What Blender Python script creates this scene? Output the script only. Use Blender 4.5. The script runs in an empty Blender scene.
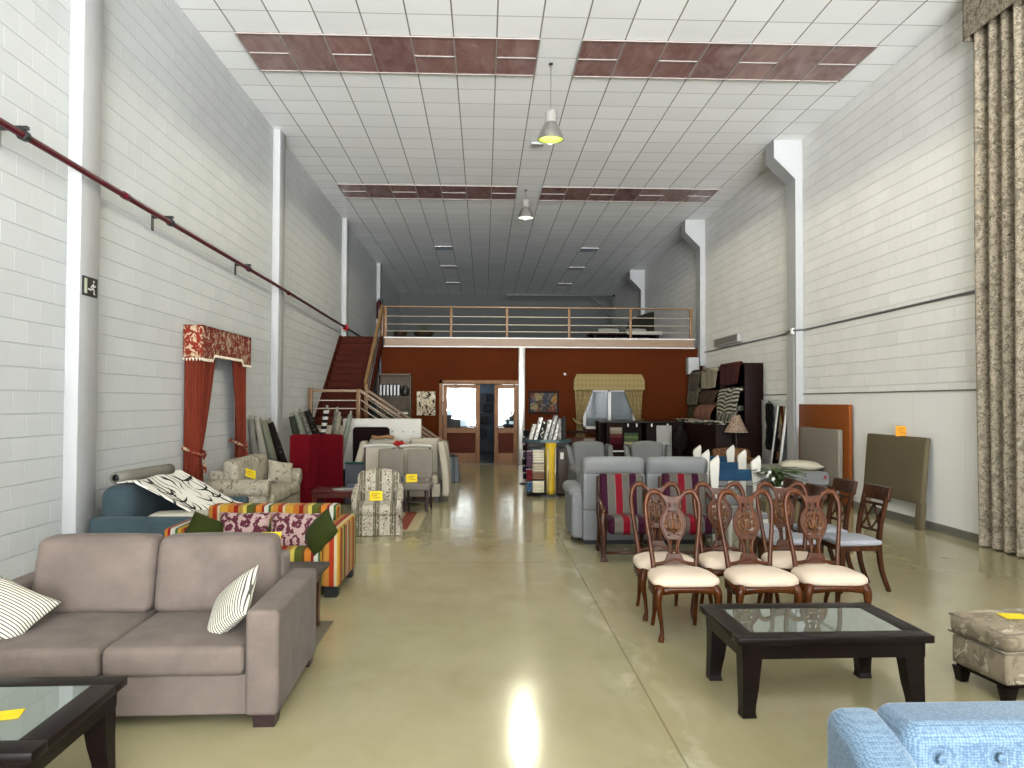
import bpy, math, random
from mathutils import Vector, Matrix
random.seed(11)
SC = bpy.context.scene
COL = SC.collection
PI = math.pi

# ------------------------------------------------------------------ camera, world, sun, exposure
FPX = 770.0
YAW = math.atan((512 - 484.0) / FPX)
PITCH = math.atan((402.0 - 384) / FPX)
ROLL = 0.004
CAM_H = 1.72
cd = bpy.data.cameras.new('camera')
cam = bpy.data.objects.new('camera', cd)
COL.objects.link(cam)
SC.camera = cam
cd.sensor_fit = 'HORIZONTAL'
cd.sensor_width = 36.0
cd.lens = FPX / 1024 * 36.0
cd.clip_start = 0.05
cd.clip_end = 200
fw = Vector((math.sin(YAW) * math.cos(PITCH), math.cos(YAW) * math.cos(PITCH), math.sin(PITCH)))
rt = Vector((math.cos(YAW), -math.sin(YAW), 0))
up = rt.cross(fw)
r2 = rt * math.cos(ROLL) + up * math.sin(ROLL)
u2 = -rt * math.sin(ROLL) + up * math.cos(ROLL)
rotm = Matrix((r2, u2, -fw)).transposed().to_4x4()
cam.matrix_world = Matrix.Translation((0, 0, CAM_H)) @ rotm

SC.view_settings.view_transform = 'Standard'
SC.view_settings.look = 'None'
SC.view_settings.exposure = 0.0
SC.view_settings.gamma = 1.0
SC.view_settings.use_curve_mapping = False
SC.cycles.use_denoising = True
SC.cycles.max_bounces = 10
SC.cycles.diffuse_bounces = 7
SC.cycles.sample_clamp_indirect = 10.0

# daylight: a bright hazy sky seen through the open loading gate behind the camera
GX0, GX1, GZ1, GY = -3.7, 5.9, 6.5, -14.0
wd = bpy.data.worlds.new('sky')
SC.world = wd
wd.use_nodes = True
wn = wd.node_tree.nodes
bgn = wn['Background']
geo = wn.new('ShaderNodeTexCoord')
sx = wn.new('ShaderNodeSeparateXYZ')
wd.node_tree.links.new(geo.outputs['Generated'], sx.inputs[0])
rmp = wn.new('ShaderNodeValToRGB')          # sunlit yard below the horizon, hazy sky above
rmp.color_ramp.elements[0].position = .49
rmp.color_ramp.elements[0].color = (.94, .97, 1.0, 1)
rmp.color_ramp.elements[1].position = .51
rmp.color_ramp.elements[1].color = (.20, .213, .226, 1)
mr = wn.new('ShaderNodeMapRange')
mr.inputs[1].default_value = -1
wd.node_tree.links.new(sx.outputs[2], mr.inputs[0])
wd.node_tree.links.new(mr.outputs[0], rmp.inputs[0])
wd.node_tree.links.new(rmp.outputs[0], bgn.inputs[0])
bgn.inputs[1].default_value = 112.0
pl = bpy.data.lights.new('gate_portal', 'AREA')
pl.shape = 'RECTANGLE'
pl.size = GX1 - GX0
pl.size_y = GZ1
pl.cycles.is_portal = True
po = bpy.data.objects.new('gate_portal', pl)
COL.objects.link(po)
po.location = ((GX0 + GX1) / 2, GY - 0.02, GZ1 / 2)
po.rotation_euler = (PI / 2, 0, 0)      # shines towards +Y, into the hall

LAMP_W = 420.0          # each high-bay lamp

# ------------------------------------------------------------------ geometry collector
class G:
    def __init__(s):
        s.v = []; s.f = []; s.sm = []; s.M = None
    def add(s, vs, fs, smooth=False):
        b = len(s.v)
        if s.M is not None:
            vs = [s.M @ Vector(p) for p in vs]
        s.v += [tuple(p) for p in vs]
        s.f += [tuple(i + b for i in f) for f in fs]
        s.sm += [smooth] * len(fs)
        return s
    def box(s, x0, x1, y0, y1, z0, z1):
        v = [(x, y, z) for x in (x0, x1) for y in (y0, y1) for z in (z0, z1)]
        return s.add(v, [(0, 1, 3, 2), (4, 6, 7, 5), (0, 4, 5, 1), (2, 3, 7, 6), (0, 2, 6, 4), (1, 5, 7, 3)])
    def soft(s, x0, x1, y0, y1, z0, z1, r=.02, bul=(0, 0, 0), seg=3, mid=4, fn=None):
        """box with rounded edges; bul bulges the x, y and z faces; fn warps the points"""
        lo = (x0, y0, z0); hi = (x1, y1, z1)
        c = [(a + b) / 2 for a, b in zip(lo, hi)]
        h = [(b - a) / 2 for a, b in zip(lo, hi)]
        r = min(r, *[k * .999 for k in h])
        axs = []
        for k in range(3):
            e = h[k] - r
            t = [math.tan((i / seg) * PI / 4) * r for i in range(seg + 1)]
            ax = [-h[k] + (r - q) for q in reversed(t)]
            n = max(mid, 1)
            ax += [-e + 2 * e * i / n for i in range(1, n)]
            ax += [h[k] - (r - q) for q in t]
            axs.append(ax)
        vs = []; fs = []; idx = {}
        def vert(p):
            key = (round(p[0], 6), round(p[1], 6), round(p[2], 6))
            if key in idx: return idx[key]
            inn = [max(-(h[k] - r), min(h[k] - r, p[k])) for k in range(3)]
            d = Vector([p[k] - inn[k] for k in range(3)])
            dl = d.length
            if dl > 1e-9: d = d / dl * r
            q = [inn[k] + d[k] for k in range(3)]
            for k in range(3):
                if bul[k]:
                    a, b = [(q[m] / h[m]) for m in range(3) if m != k]
                    q[k] += bul[k] * (1 - min(1, a * a)) * (1 - min(1, b * b)) * (q[k] / h[k])
            q = [q[k] + c[k] for k in range(3)]
            if fn: q = fn(*q)
            idx[key] = len(vs); vs.append(q)
            return idx[key]
        for k in range(3):
            a, b = [m for m in range(3) if m != k]
            for sg in (-1, 1):
                for i in range(len(axs[a]) - 1):
                    for j in range(len(axs[b]) - 1):
                        quad = []
                        for (ii, jj) in ((i, j), (i + 1, j), (i + 1, j + 1), (i, j + 1)):
                            p = [0, 0, 0]
                            p[k] = sg * h[k]; p[a] = axs[a][ii]; p[b] = axs[b][jj]
                            quad.append(vert(p))
                        if (sg > 0) == (k == 1): quad.reverse()
                        fs.append(tuple(quad))
        return s.add(vs, fs, True)
    def tube(s, pts, r, n=10, closed=False, flat=None, cap=True):
        """tube along pts; r is one radius or one per point; flat=(a,b) scales the section"""
        pts = [Vector(p) for p in pts]
        m = len(pts)
        rs = r if isinstance(r, (list, tuple)) else [r] * m
        vs = []; fs = []
        pn = None
        for i, p in enumerate(pts):
            if closed:
                t = pts[(i + 1) % m] - pts[i - 1]
            else:
                t = pts[min(i + 1, m - 1)] - pts[max(i - 1, 0)]
            t.normalize()
            if pn is None:
                ref = Vector((0, 1, 0)) if abs(t.y) < .9 else Vector((1, 0, 0))
                pn = ref - t * ref.dot(t)
            else:
                pn = pn - t * pn.dot(t)
            pn.normalize()
            bn = t.cross(pn)
            fa, fb = flat or (1, 1)
            for k in range(n):
                a = 2 * PI * (k + .5) / n
                vs.append(p + (pn * math.cos(a) * fa + bn * math.sin(a) * fb) * rs[i])
        for i in range(m if closed else m - 1):
            for k in range(n):
                a0 = i * n + k; a1 = i * n + (k + 1) % n
                j = (i + 1) % m
                fs.append((a0, a1, j * n + (k + 1) % n, j * n + k))
        if cap and not closed:
            fs.append(tuple(reversed(range(n))))
            fs.append(tuple((m - 1) * n + k for k in range(n)))
        return s.add(vs, fs, n > 4)
    def bar(s, p0, p1, w, d=None):
        """square bar between two points"""
        d = d or w
        return s.tube([p0, p1], math.sqrt(.5), 4, flat=(d, w))
    def lathe(s, prof, n=24, c=(0, 0, 0), cap=True):
        vs = []; fs = []
        for (r, z) in prof:
            for k in range(n):
                a = 2 * PI * k / n
                vs.append((c[0] + r * math.cos(a), c[1] + r * math.sin(a), c[2] + z))
        for i in range(len(prof) - 1):
            for k in range(n):
                k2 = (k + 1) % n
                fs.append((i * n + k, i * n + k2, (i + 1) * n + k2, (i + 1) * n + k))
        if cap:
            fs.append(tuple(reversed(range(n))))
            fs.append(tuple((len(prof) - 1) * n + k for k in range(n)))
        return s.add(vs, fs, True)
    def prism(s, poly, a0, a1, axis='y'):
        """polygon extruded: axis y -> poly (x,z); axis x -> (y,z); axis z -> (x,y)"""
        def P(p, a):
            return {'y': (p[0], a, p[1]), 'x': (a, p[0], p[1]), 'z': (p[0], p[1], a)}[axis]
        n = len(poly)
        vs = [P(p, a0) for p in poly] + [P(p, a1) for p in poly]
        fs = [tuple(range(n)), tuple(reversed(range(n, 2 * n)))]
        fs += [(i, i + n, (i + 1) % n + n, (i + 1) % n) for i in range(n)]
        return s.add(vs, fs)
    def sheet(s, fn, nu, nv, th=.004):
        """cloth: fn(u,v) -> point, given a real thickness"""
        P = [[Vector(fn(i / nu, j / nv)) for j in range(nv + 1)] for i in range(nu + 1)]
        A = []; B = []
        for i in range(nu + 1):
            for j in range(nv + 1):
                du = P[min(i + 1, nu)][j] - P[max(i - 1, 0)][j]
                dv = P[i][min(j + 1, nv)] - P[i][max(j - 1, 0)]
                nn = du.cross(dv)
                nn = nn.normalized() if nn.length > 1e-9 else Vector((0, 0, 1))
                A.append(P[i][j] + nn * th / 2); B.append(P[i][j] - nn * th / 2)
        w = nv + 1; n = len(A)
        fs = []
        for i in range(nu):
            for j in range(nv):
                a = i * w + j
                fs.append((a, a + w, a + w + 1, a + 1))
                fs.append((a + n, a + 1 + n, a + w + 1 + n, a + w + n))
        for i in range(nu):
            for j in (0, nv):
                a = i * w + j
                fs.append((a, a + n, a + w + n, a + w))
        for j in range(nv):
            for i in (0, nu):
                a = i * w + j
                fs.append((a, a + 1, a + 1 + n, a + n))
        return s.add(A + B, fs, True)
    def pillow(s, w, h, t, n=14, p=2.4):
        """cushion lying in the xz plane, facing -y, centred on the origin"""
        vs = []; fs = []
        for sg in (-1, 1):
            for i in range(n + 1):
                for j in range(n + 1):
                    u = -1 + 2 * i / n; v = -1 + 2 * j / n
                    k = max(0, (1 - abs(u) ** p)) ** .55 * max(0, (1 - abs(v) ** p)) ** .55
                    pin = 1 - .07 * (1 - abs(u)) * abs(v) ** 3
                    pin2 = 1 - .07 * (1 - abs(v)) * abs(u) ** 3
                    vs.append((u * w / 2 * pin2, sg * (t / 2 * k + .004), v * h / 2 * pin))
        m = (n + 1) ** 2
        for i in range(n):
            for j in range(n):
                a = i * (n + 1) + j
                fs.append((a, a + n + 1, a + n + 2, a + 1))
                fs.append((a + m, a + 1 + m, a + n + 2 + m, a + n + 1 + m))
        for i in range(n):
            for a, b in ((i * (n + 1), (i + 1) * (n + 1)), ((i + 1) * (n + 1) + n, i * (n + 1) + n)):
                fs.append((a, a + m, b + m, b))
            for a, b in ((i + 1, i), (n * (n + 1) + i, n * (n + 1) + i + 1)):
                fs.append((a, a + m, b + m, b))
        return s.add(vs, fs, True)

def cr(pts, k=6, closed=False):
    """smooth curve through pts"""
    pts = [Vector(p) for p in pts]
    out = []; n = len(pts)
    for i in range(n if closed else n - 1):
        if closed:
            a, b, c, d = pts[i - 1], pts[i], pts[(i + 1) % n], pts[(i + 2) % n]
        else:
            a, b, c, d = pts[max(i - 1, 0)], pts[i], pts[i + 1], pts[min(i + 2, n - 1)]
        for q in range(k):
            t = q / k
            out.append(.5 * ((2 * b) + (c - a) * t + (2 * a - 5 * b + 4 * c - d) * t * t + (3 * b - a - 3 * c + d) * t ** 3))
    if not closed: out.append(pts[-1])
    return out

def lerp_list(vals, m):
    n = len(vals) - 1
    out = []
    for i in range(m):
        t = i / (m - 1) * n; k = min(int(t), n - 1)
        out.append(vals[k] + (vals[k + 1] - vals[k]) * (t - k))
    return out

# ------------------------------------------------------------------ objects
def obj(name, g, m, parent=None, loc=None, rot=None):
    me = bpy.data.meshes.new(name)
    me.from_pydata(g.v, [], g.f)
    me.polygons.foreach_set('use_smooth', g.sm)
    me.materials.append(m)
    me.update()
    o = bpy.data.objects.new(name, me)
    COL.objects.link(o)
    if parent is not None: o.parent = parent
    if loc is not None: o.location = loc
    if rot is not None: o.rotation_euler = rot
    return o
def tag(o, label, cat, group=None, kind=None):
    o['label'] = label; o['category'] = cat
    if group: o['group'] = group
    if kind: o['kind'] = kind
    return o
def thing(name, label, cat, loc=(0, 0, 0), rz=0, group=None, rot=None):
    o = bpy.data.objects.new(name, None)
    COL.objects.link(o)
    o.empty_display_size = .1
    o.location = loc
    o.rotation_euler = rot or (0, 0, rz)
    return tag(o, label, cat, group)
def struct(name, g, m, parent=None):
    o = obj(name, g, m, parent)
    if parent is None: o['kind'] = 'structure'
    return o
def dup(root, label, loc=None, rz=None, rot=None):
    r = root.copy(); COL.objects.link(r)
    r['label'] = label
    if loc is not None: r.location = loc
    if rz is not None: r.rotation_euler = (0, 0, rz)
    if rot is not None: r.rotation_euler = rot
    for ch in list(root.children):
        c = ch.copy(); COL.objects.link(c); c.parent = r
        for g2 in list(ch.children):
            d = g2.copy(); COL.objects.link(d); d.parent = c
    return r

# ------------------------------------------------------------------ materials
def C(h, k=1.0):
    h = h.lstrip('#')
    out = []
    for i in (0, 2, 4):
        c = int(h[i:i + 2], 16) / 255
        c = c / 12.92 if c <= .04045 else ((c + .055) / 1.055) ** 2.4
        out.append(min(1, c * k))
    return (*out, 1)
class NT:
    def __init__(s, name):
        s.m = bpy.data.materials.new(name)
        s.m.use_nodes = True
        s.t = s.m.node_tree
        s.b = s.t.nodes['Principled BSDF']
    def n(s, typ, **kw):
        nd = s.t.nodes.new(typ)
        for k, v in kw.items(): setattr(nd, k, v)
        return nd
    def l(s, a, b): s.t.links.new(a, b)
    def put(s, sock, v):
        if hasattr(v, 'links') or isinstance(v, bpy.types.NodeSocket): s.l(v, sock)
        else: sock.default_value = v
    def math(s, op, a, b=0.0, c=None):
        nd = s.n('ShaderNodeMath', operation=op)
        s.put(nd.inputs[0], a); s.put(nd.inputs[1], b)
        if c is not None: s.put(nd.inputs[2], c)
        return nd.outputs[0]
    def mix(s, f, a, b):
        nd = s.n('ShaderNodeMix', data_type='RGBA')
        s.put(nd.inputs[0], f); s.put(nd.inputs[6], a); s.put(nd.inputs[7], b)
        return nd.outputs[2]
    def obj(s): return s.n('ShaderNodeTexCoord').outputs['Object']
    def xyz(s, v):
        nd = s.n('ShaderNodeSeparateXYZ'); s.l(v, nd.inputs[0]); return nd.outputs
    def comb(s, x, y, z=0.0):
        nd = s.n('ShaderNodeCombineXYZ')
        for i, q in enumerate((x, y, z)): s.put(nd.inputs[i], q)
        return nd.outputs[0]
    def scale(s, v, sc):
        nd = s.n('ShaderNodeMapping'); s.l(v, nd.inputs[0])
        nd.inputs['Scale'].default_value = sc; return nd.outputs[0]
    def noise(s, v, sc, det=3, rough=.55, dist=0.0):
        nd = s.n('ShaderNodeTexNoise')
        s.l(v, nd.inputs['Vector']); nd.inputs['Scale'].default_value = sc
        nd.inputs['Detail'].default_value = det; nd.inputs['Roughness'].default_value = rough
        nd.inputs['Distortion'].default_value = dist
        return nd.outputs[0]
    def voro(s, v, sc, feat='F1', out=0, rnd=1.0):
        nd = s.n('ShaderNodeTexVoronoi', feature=feat)
        s.l(v, nd.inputs['Vector']); nd.inputs['Scale'].default_value = sc
        if 'Randomness' in nd.inputs: nd.inputs['Randomness'].default_value = rnd
        return nd.outputs[out]
    def step(s, v, lo, hi):
        nd = s.n('ShaderNodeMapRange', clamp=True)
        s.put(nd.inputs[0], v); nd.inputs[1].default_value = lo; nd.inputs[2].default_value = hi
        return nd.outputs[0]
    def ramp(s, v, stops, const=True):
        nd = s.n('ShaderNodeValToRGB')
        cr_ = nd.color_ramp
        cr_.interpolation = 'CONSTANT' if const else 'LINEAR'
        while len(cr_.elements) < len(stops): cr_.elements.new(.5)
        for e, (p, c) in zip(cr_.elements, stops):
            e.position = p; e.color = c
        s.l(v, nd.inputs[0]); return nd.outputs[0]
    def bump(s, hgt, st=.3, dist=.01):
        nd = s.n('ShaderNodeBump')
        nd.inputs['Strength'].default_value = st; nd.inputs['Distance'].default_value = dist
        s.l(hgt, nd.inputs['Height'])
        s.l(nd.outputs[0], s.b.inputs['Normal'])
    def fin(s, col=None, rough=.6, metal=0.0, spec=None, sheen=0.0):
        if col is not None: s.put(s.b.inputs['Base Color'], col)
        s.put(s.b.inputs['Roughness'], rough)
        s.put(s.b.inputs['Metallic'], metal)
        if spec is not None: s.b.inputs['Specular IOR Level'].default_value = spec
        if sheen:
            s.b.inputs['Sheen Weight'].default_value = sheen
            s.b.inputs['Sheen Roughness'].default_value = .4
        return s.m
def flip(t, v):      # x on faces that look forward or up, y on faces that look sideways
    x = t.xyz(v)
    nn = t.xyz(t.n('ShaderNodeTexCoord').outputs['Normal'])
    f = t.step(t.math('ABSOLUTE', nn[0]), .69, .71)
    a = t.math('MULTIPLY', x[0], t.math('SUBTRACT', 1.0, f))
    return t.math('ADD', a, t.math('MULTIPLY', x[1], f))
def plain(name, col, rough=.6, var=.06, vs=6, bump=0, bs=60, metal=0.0, spec=.25, sheen=0, k=.6):
    t = NT(name); v = t.obj()
    c = C(col, k)
    n = t.noise(v, vs, 4)
    f = t.step(n, .3, .7)
    c0 = tuple(q * (1 - var) for q in c[:3]) + (1,)
    c1 = tuple(min(1, q * (1 + var)) for q in c[:3]) + (1,)
    if bump: t.bump(t.noise(v, bs, 3), bump, .005)
    return t.fin(t.mix(f, c0, c1), rough, metal, spec, sheen)
FK = .33        # cloth and wood colours below are picked from a bright swatch card
def fabric(name, col, var=.08, weave=700, sheen=.15, rough=.9, vs=5, bump=.25, k=None):
    t = NT(name); v = t.obj()
    c = C(col, k or FK)
    n = t.noise(v, vs, 5, .6)
    w = t.noise(v, weave, 1)
    f = t.math('ADD', t.math('MULTIPLY', t.step(n, .3, .7), .7), t.math('MULTIPLY', w, .3))
    c0 = tuple(q * (1 - var) for q in c[:3]) + (1,)
    c1 = tuple(min(1, q * (1 + var)) for q in c[:3]) + (1,)
    t.bump(t.noise(v, 40, 4), bump, .004)
    return t.fin(t.mix(f, c0, c1), rough, 0, .05, sheen * .15)
def wood(name, col, dark, rough=.35, axis=0, spec=.22, k=None):
    t = NT(name); v = t.obj()
    s3 = [14, 14, 14]; s3[axis] = 1.2
    n = t.noise(t.scale(v, s3), 2.2, 6, .6, .6)
    t.bump(n, .05, .003)
    return t.fin(t.mix(t.step(n, .3, .72), C(dark, k or FK), C(col, k or FK)), rough, 0, spec)
def stripes(name, seq, period, rough=.85, use='flip', off=0.0, k=None):
    """seq: (start 0..1, colour)"""
    t = NT(name); v = t.obj()
    c = flip(t, v) if use == 'flip' else t.xyz(v)[use]
    f = t.math('FRACT', t.math('ADD', t.math('DIVIDE', c, period), 10.0 + off))
    col = t.ramp(f, [(p, C(q, k or FK)) for p, q in seq])
    t.bump(t.noise(v, 90, 2), .15, .003)
    return t.fin(col, rough, 0, .05, .02)
def print_fabric(name, base, inks, rough=.85, k=None):
    """base cloth with layered blotchy floral ink"""
    t = NT(name); v = t.obj()
    col = C(base, k or FK)
    for i, (ink, s_, lo) in enumerate(inks):
        w = t.n('ShaderNodeVectorMath', operation='ADD')
        t.l(v, w.inputs[0]); w.inputs[1].default_value = (3.7 * i, 1.3 * i, 5.1 * i)
        d = t.noise(w.outputs[0], s_, 4, .62, 1.6)
        f = t.step(d, lo, lo + .025)
        col = t.mix(f, col, C(ink, k or FK))
    t.bump(t.noise(v, 60, 3), .15, .003)
    return t.fin(col, rough, 0, .05, .02)
# ------------------------------------------------------------------ materials of the hall
def mk_wall(name, base, smooth_below=None):
    t = NT(name); v = t.obj(); x, y, z = t.xyz(v)
    uv = t.comb(y, z)
    b = t.n('ShaderNodeTexBrick', offset=.5)
    t.l(uv, b.inputs['Vector'])
    c = C(base)
    b.inputs['Color1'].default_value = tuple(q * 1.03 for q in c[:3]) + (1,)
    b.inputs['Color2'].default_value = tuple(q * .96 for q in c[:3]) + (1,)
    b.inputs['Mortar'].default_value = tuple(q * .86 for q in c[:3]) + (1,)  # level joints darker: shade under the groove edges put into the colour
    b.inputs['Scale'].default_value = 1
    b.inputs['Brick Width'].default_value = .4
    b.inputs['Row Height'].default_value = .2
    b.inputs['Mortar Size'].default_value = .006
    b.inputs['Mortar Smooth'].default_value = .4
    n = t.noise(v, 1.1, 5, .6)
    n2 = t.noise(v, 60, 3)
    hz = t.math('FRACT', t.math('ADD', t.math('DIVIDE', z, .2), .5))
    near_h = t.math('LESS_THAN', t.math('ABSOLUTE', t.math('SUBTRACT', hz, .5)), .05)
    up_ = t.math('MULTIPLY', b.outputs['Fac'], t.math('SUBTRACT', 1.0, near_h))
    bcol = t.mix(up_, b.outputs['Color'], tuple(min(1, q * 1.35) for q in c[:3]) + (1,))  # upright joints paler: light caught by the grooves, painted into the colour
    col = t.mix(t.math('MULTIPLY', t.step(n, .35, .75), .10), bcol, C('#8d8b82'))
    hgt = t.math('ADD', t.math('MULTIPLY', b.outputs['Fac'], -1.0), t.math('MULTIPLY', n2, .12))
    if smooth_below:
        k = t.step(z, smooth_below - .01, smooth_below + .01)
        pj = t.math('FRACT', t.math('DIVIDE', y, 1.2))
        jl = t.math('LESS_THAN', pj, .006)
        flat = t.mix(jl, C(base, 1.02), C(base, .8))
        col = t.mix(k, flat, col)
        hgt = t.math('MULTIPLY', hgt, k)
    t.bump(hgt, .8, .012)
    return t.fin(col, .55, 0, .3)
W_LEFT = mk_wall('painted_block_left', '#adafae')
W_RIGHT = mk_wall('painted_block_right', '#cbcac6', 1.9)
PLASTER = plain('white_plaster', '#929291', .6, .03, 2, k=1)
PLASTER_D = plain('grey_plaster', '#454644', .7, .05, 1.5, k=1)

def mk_ceiling():
    t = NT('ceiling_tiles'); v = t.obj(); x, y, z = t.xyz(v)
    a = t.math('DIVIDE', t.math('SUBTRACT', x, .155), .6)
    b = t.math('DIVIDE', t.math('SUBTRACT', y, 10.62), .6)
    fa = t.math('ABSOLUTE', t.math('SUBTRACT', t.math('FRACT', t.math('ADD', a, 100.5)), .5))
    fb = t.math('ABSOLUTE', t.math('SUBTRACT', t.math('FRACT', t.math('ADD', b, 100.5)), .5))
    la = t.math('LESS_THAN', fa, .017)
    lb = t.math('LESS_THAN', fb, .013)
    wn_ = t.n('ShaderNodeTexWhiteNoise')
    t.l(t.comb(t.math('FLOOR', t.math('ADD', a, 100)), t.math('FLOOR', t.math('ADD', b, 100))), wn_.inputs['Vector'])
    tile = t.mix(wn_.outputs[0], C('#e9eaea'), C('#f3f4f4'))
    tile = t.mix(t.math('MULTIPLY', t.noise(v, 90, 3), .2), tile, C('#dcdcda'))
    c1 = t.mix(lb, tile, C('#9b9992'))
    c2 = t.mix(la, c1, C('#77756f'))
    t.bump(t.math('MAXIMUM', la, lb), .4, .006)
    return t.fin(c2, .45, 0, .35)
CEIL = mk_ceiling()

def mk_floor():
    t = NT('polished_concrete'); v = t.obj(); x, y, z = t.xyz(v)
    n1 = t.noise(v, .45, 5, .6)
    n2 = t.noise(t.scale(v, (1, .6, 1)), 3.0, 6, .65, .5)
    col = t.mix(t.step(n1, .3, .7), C('#7f7758'), C('#8f8769'))
    col = t.mix(t.math('MULTIPLY', t.step(n2, .35, .75), .35), col, C('#9a9276'))
    # worn pale trail along the long joint
    wob = t.math('MULTIPLY', t.math('SUBTRACT', t.noise(v, .9, 4), .5), .7)
    xx = t.math('ADD', x, wob)
    band = t.math('SUBTRACT', 1.0, t.step(t.math('ABSOLUTE', t.math('SUBTRACT', xx, .99)), .04, .28))
    strk = t.step(t.noise(t.scale(v, (1, .35, 1)), 4.5, 4, .6, .6), .48, .68)
    col = t.mix(t.math('MULTIPLY', t.math('MULTIPLY', band, strk), .5), col, C('#b5b09a'))
    # sawn joints and hairline cracks
    jx = t.math('LESS_THAN', t.math('ABSOLUTE', t.math('SUBTRACT', x, .97)), .006)
    yy = t.math('FRACT', t.math('DIVIDE', t.math('SUBTRACT', y, 1.1), 4.8))
    jy = t.math('LESS_THAN', t.math('ABSOLUTE', t.math('SUBTRACT', yy, .5)), .0011)
    xr = t.math('FRACT', t.math('DIVIDE', t.math('SUBTRACT', x, 3.55), 5.2))
    j = t.math('MAXIMUM', jx, jy)
    col = t.mix(t.math('MULTIPLY', j, .6), col, C('#5c563f'))
    ro = t.math('ADD', .07, t.math('MULTIPLY', n2, .14))
    t.bump(t.math('ADD', t.noise(v, 1.6, 3), t.math('MULTIPLY', j, -.5)), .05, .02)
    t.put(t.b.inputs['Roughness'], ro)
    return t.fin(col, ro, 0, .5)
FLOOR = mk_floor()

RUST = plain('rust_paint', '#401a06', .7, .08, 1.2, spec=.03, k=1)
CONC = plain('grey_skirting', '#77756a', .7, .08, 3)
BEAM = wood('pale_beech', '#c9a684', '#a98663', .4, axis=0)
BEAM_Y = wood('pale_beech_long', '#c9a06c', '#9d7445', .4, axis=1)
POSTW = wood('honey_post', '#b98c5c', '#94683c', .4, axis=2)
WHITE_M = plain('white_lacquer', '#e6e4de', .35, .02)
RAILM = plain('beige_rail', '#c4b8a4', .45, .03)
GREYM = plain('grey_metal', '#8d8e8c', .35, .03, metal=.6)
DARKM = plain('dark_metal', '#2a2a2a', .4, .05)
STEEL = plain('brushed_steel', '#c9c6c1', .28, .03, metal=.6)
PIPE = plain('oxblood_paint', '#5a1220', .3, .08)
RED = plain('signal_red', '#a8161d', .4)
BLACK = plain('black_satin', '#141414', .5)
MAHOG = wood('mahogany_stair', '#4c1d10', '#300f08', .6, axis=0, spec=.05, k=.75)
WHITE = plain('paper_white', '#e9e7df', .8, .02)
YEL = plain('yellow_card', '#f0d21c', .7, .03)
ORA = plain('orange_card', '#f2a21c', .7, .03)

# ------------------------------------------------------------------ the shell of the hall
XL, XR, YB, H = -3.95, 6.13, 36.0, 6.8
OW = 21.4                                      # office wall
struct('floor', G().box(XL - .3, XR + .3, GY - .3, YB + .3, -.2, 0), FLOOR)
struct('ceiling', G().box(XL - .3, XR + .3, GY - .3, YB + .3, H, H + .15), CEIL)
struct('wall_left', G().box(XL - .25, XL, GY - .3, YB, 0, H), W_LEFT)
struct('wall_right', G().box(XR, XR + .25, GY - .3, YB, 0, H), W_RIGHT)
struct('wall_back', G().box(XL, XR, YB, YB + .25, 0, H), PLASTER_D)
g = G().box(XL, GX0, GY - .25, GY, 0, H).box(GX1, XR, GY - .25, GY, 0, H).box(GX0, GX1, GY - .25, GY, GZ1, H)
struct('wall_front', g, PLASTER)
struct('baseboard_right', G().box(XR - .03, XR, GY, 16.5, 0, .1).box(XR - .02, XR, 9.0, 14.4, .1, .105), CONC)
struct('baseboard_left', G().box(XL, XL + .03, GY, 17, 0, .1), CONC)
# pilasters on the left, corbelled columns on the right
for i, y in enumerate((-6.4, .4, 7.40, 14.42, 21.4, 28.3)):
    z0 = 0 if y < 20 else 3.42
    struct('pilaster', G().soft(XL - .01, XL + .127, y, y + .37, z0, H, .008, seg=1, mid=1), PLASTER)
for i, y in enumerate((-6.4, .0, 6.5, 14.57, 21.12, 29.2)):
    t1 = .13
    poly = [(XR + .01, 0), (XR + .01, H), (XR - .555, H), (XR - .555, 6.46), (XR - .14, 6.05), (XR - .14, 0)]
    if y > 20: poly = [(a, max(b, 3.46 if y > 25 else 2.75)) for a, b in poly]
    struct('column', G().prism(poly, y, y + .45, 'y'), PLASTER)
struct('column', G().soft(XR - .50, XR - .20, 21.0, 21.3, 2.5, 2.97, .01, seg=1, mid=1), PLASTER)

# string course and conduit on the right wall
struct('trim_ledge', G().box(XR - .012, XR, GY, 14.57, 1.885, 1.905).box(XR - .012, XR, 15.02, 21, 1.885, 1.905), CONC)
g = G()
for a, b in ((GY + .1, 14.45), (15.1, 21.3)):
    g.tube([(XR - .02, a, 3.122), (XR - .02, b, 3.122)], .019, 8)
g.tube(cr([(XR - .02, 14.45, 3.122), (XR - .1, 14.5, 3.122), (XR - .165, 14.6, 3.122), (XR - .165, 15.0, 3.122), (XR - .1, 15.08, 3.122), (XR - .02, 15.12, 3.122)], 4), .019, 8)
t = thing('cable_conduit', 'grey horizontal cable conduit running along the white right wall', 'conduit', (0, 0, 0))
obj('conduit_tube', g, GREYM, t)
obj('junction_box', G().soft(XR - .20, XR - .145, 14.62, 14.72, 3.05, 3.17, .008, seg=1, mid=1), WHITE_M, t)
obj('drop_tube', G().tube([(XR - .148, 14.66, 3.05), (XR - .148, 14.66, .1)], .007, 8), PLASTER, t)

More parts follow.
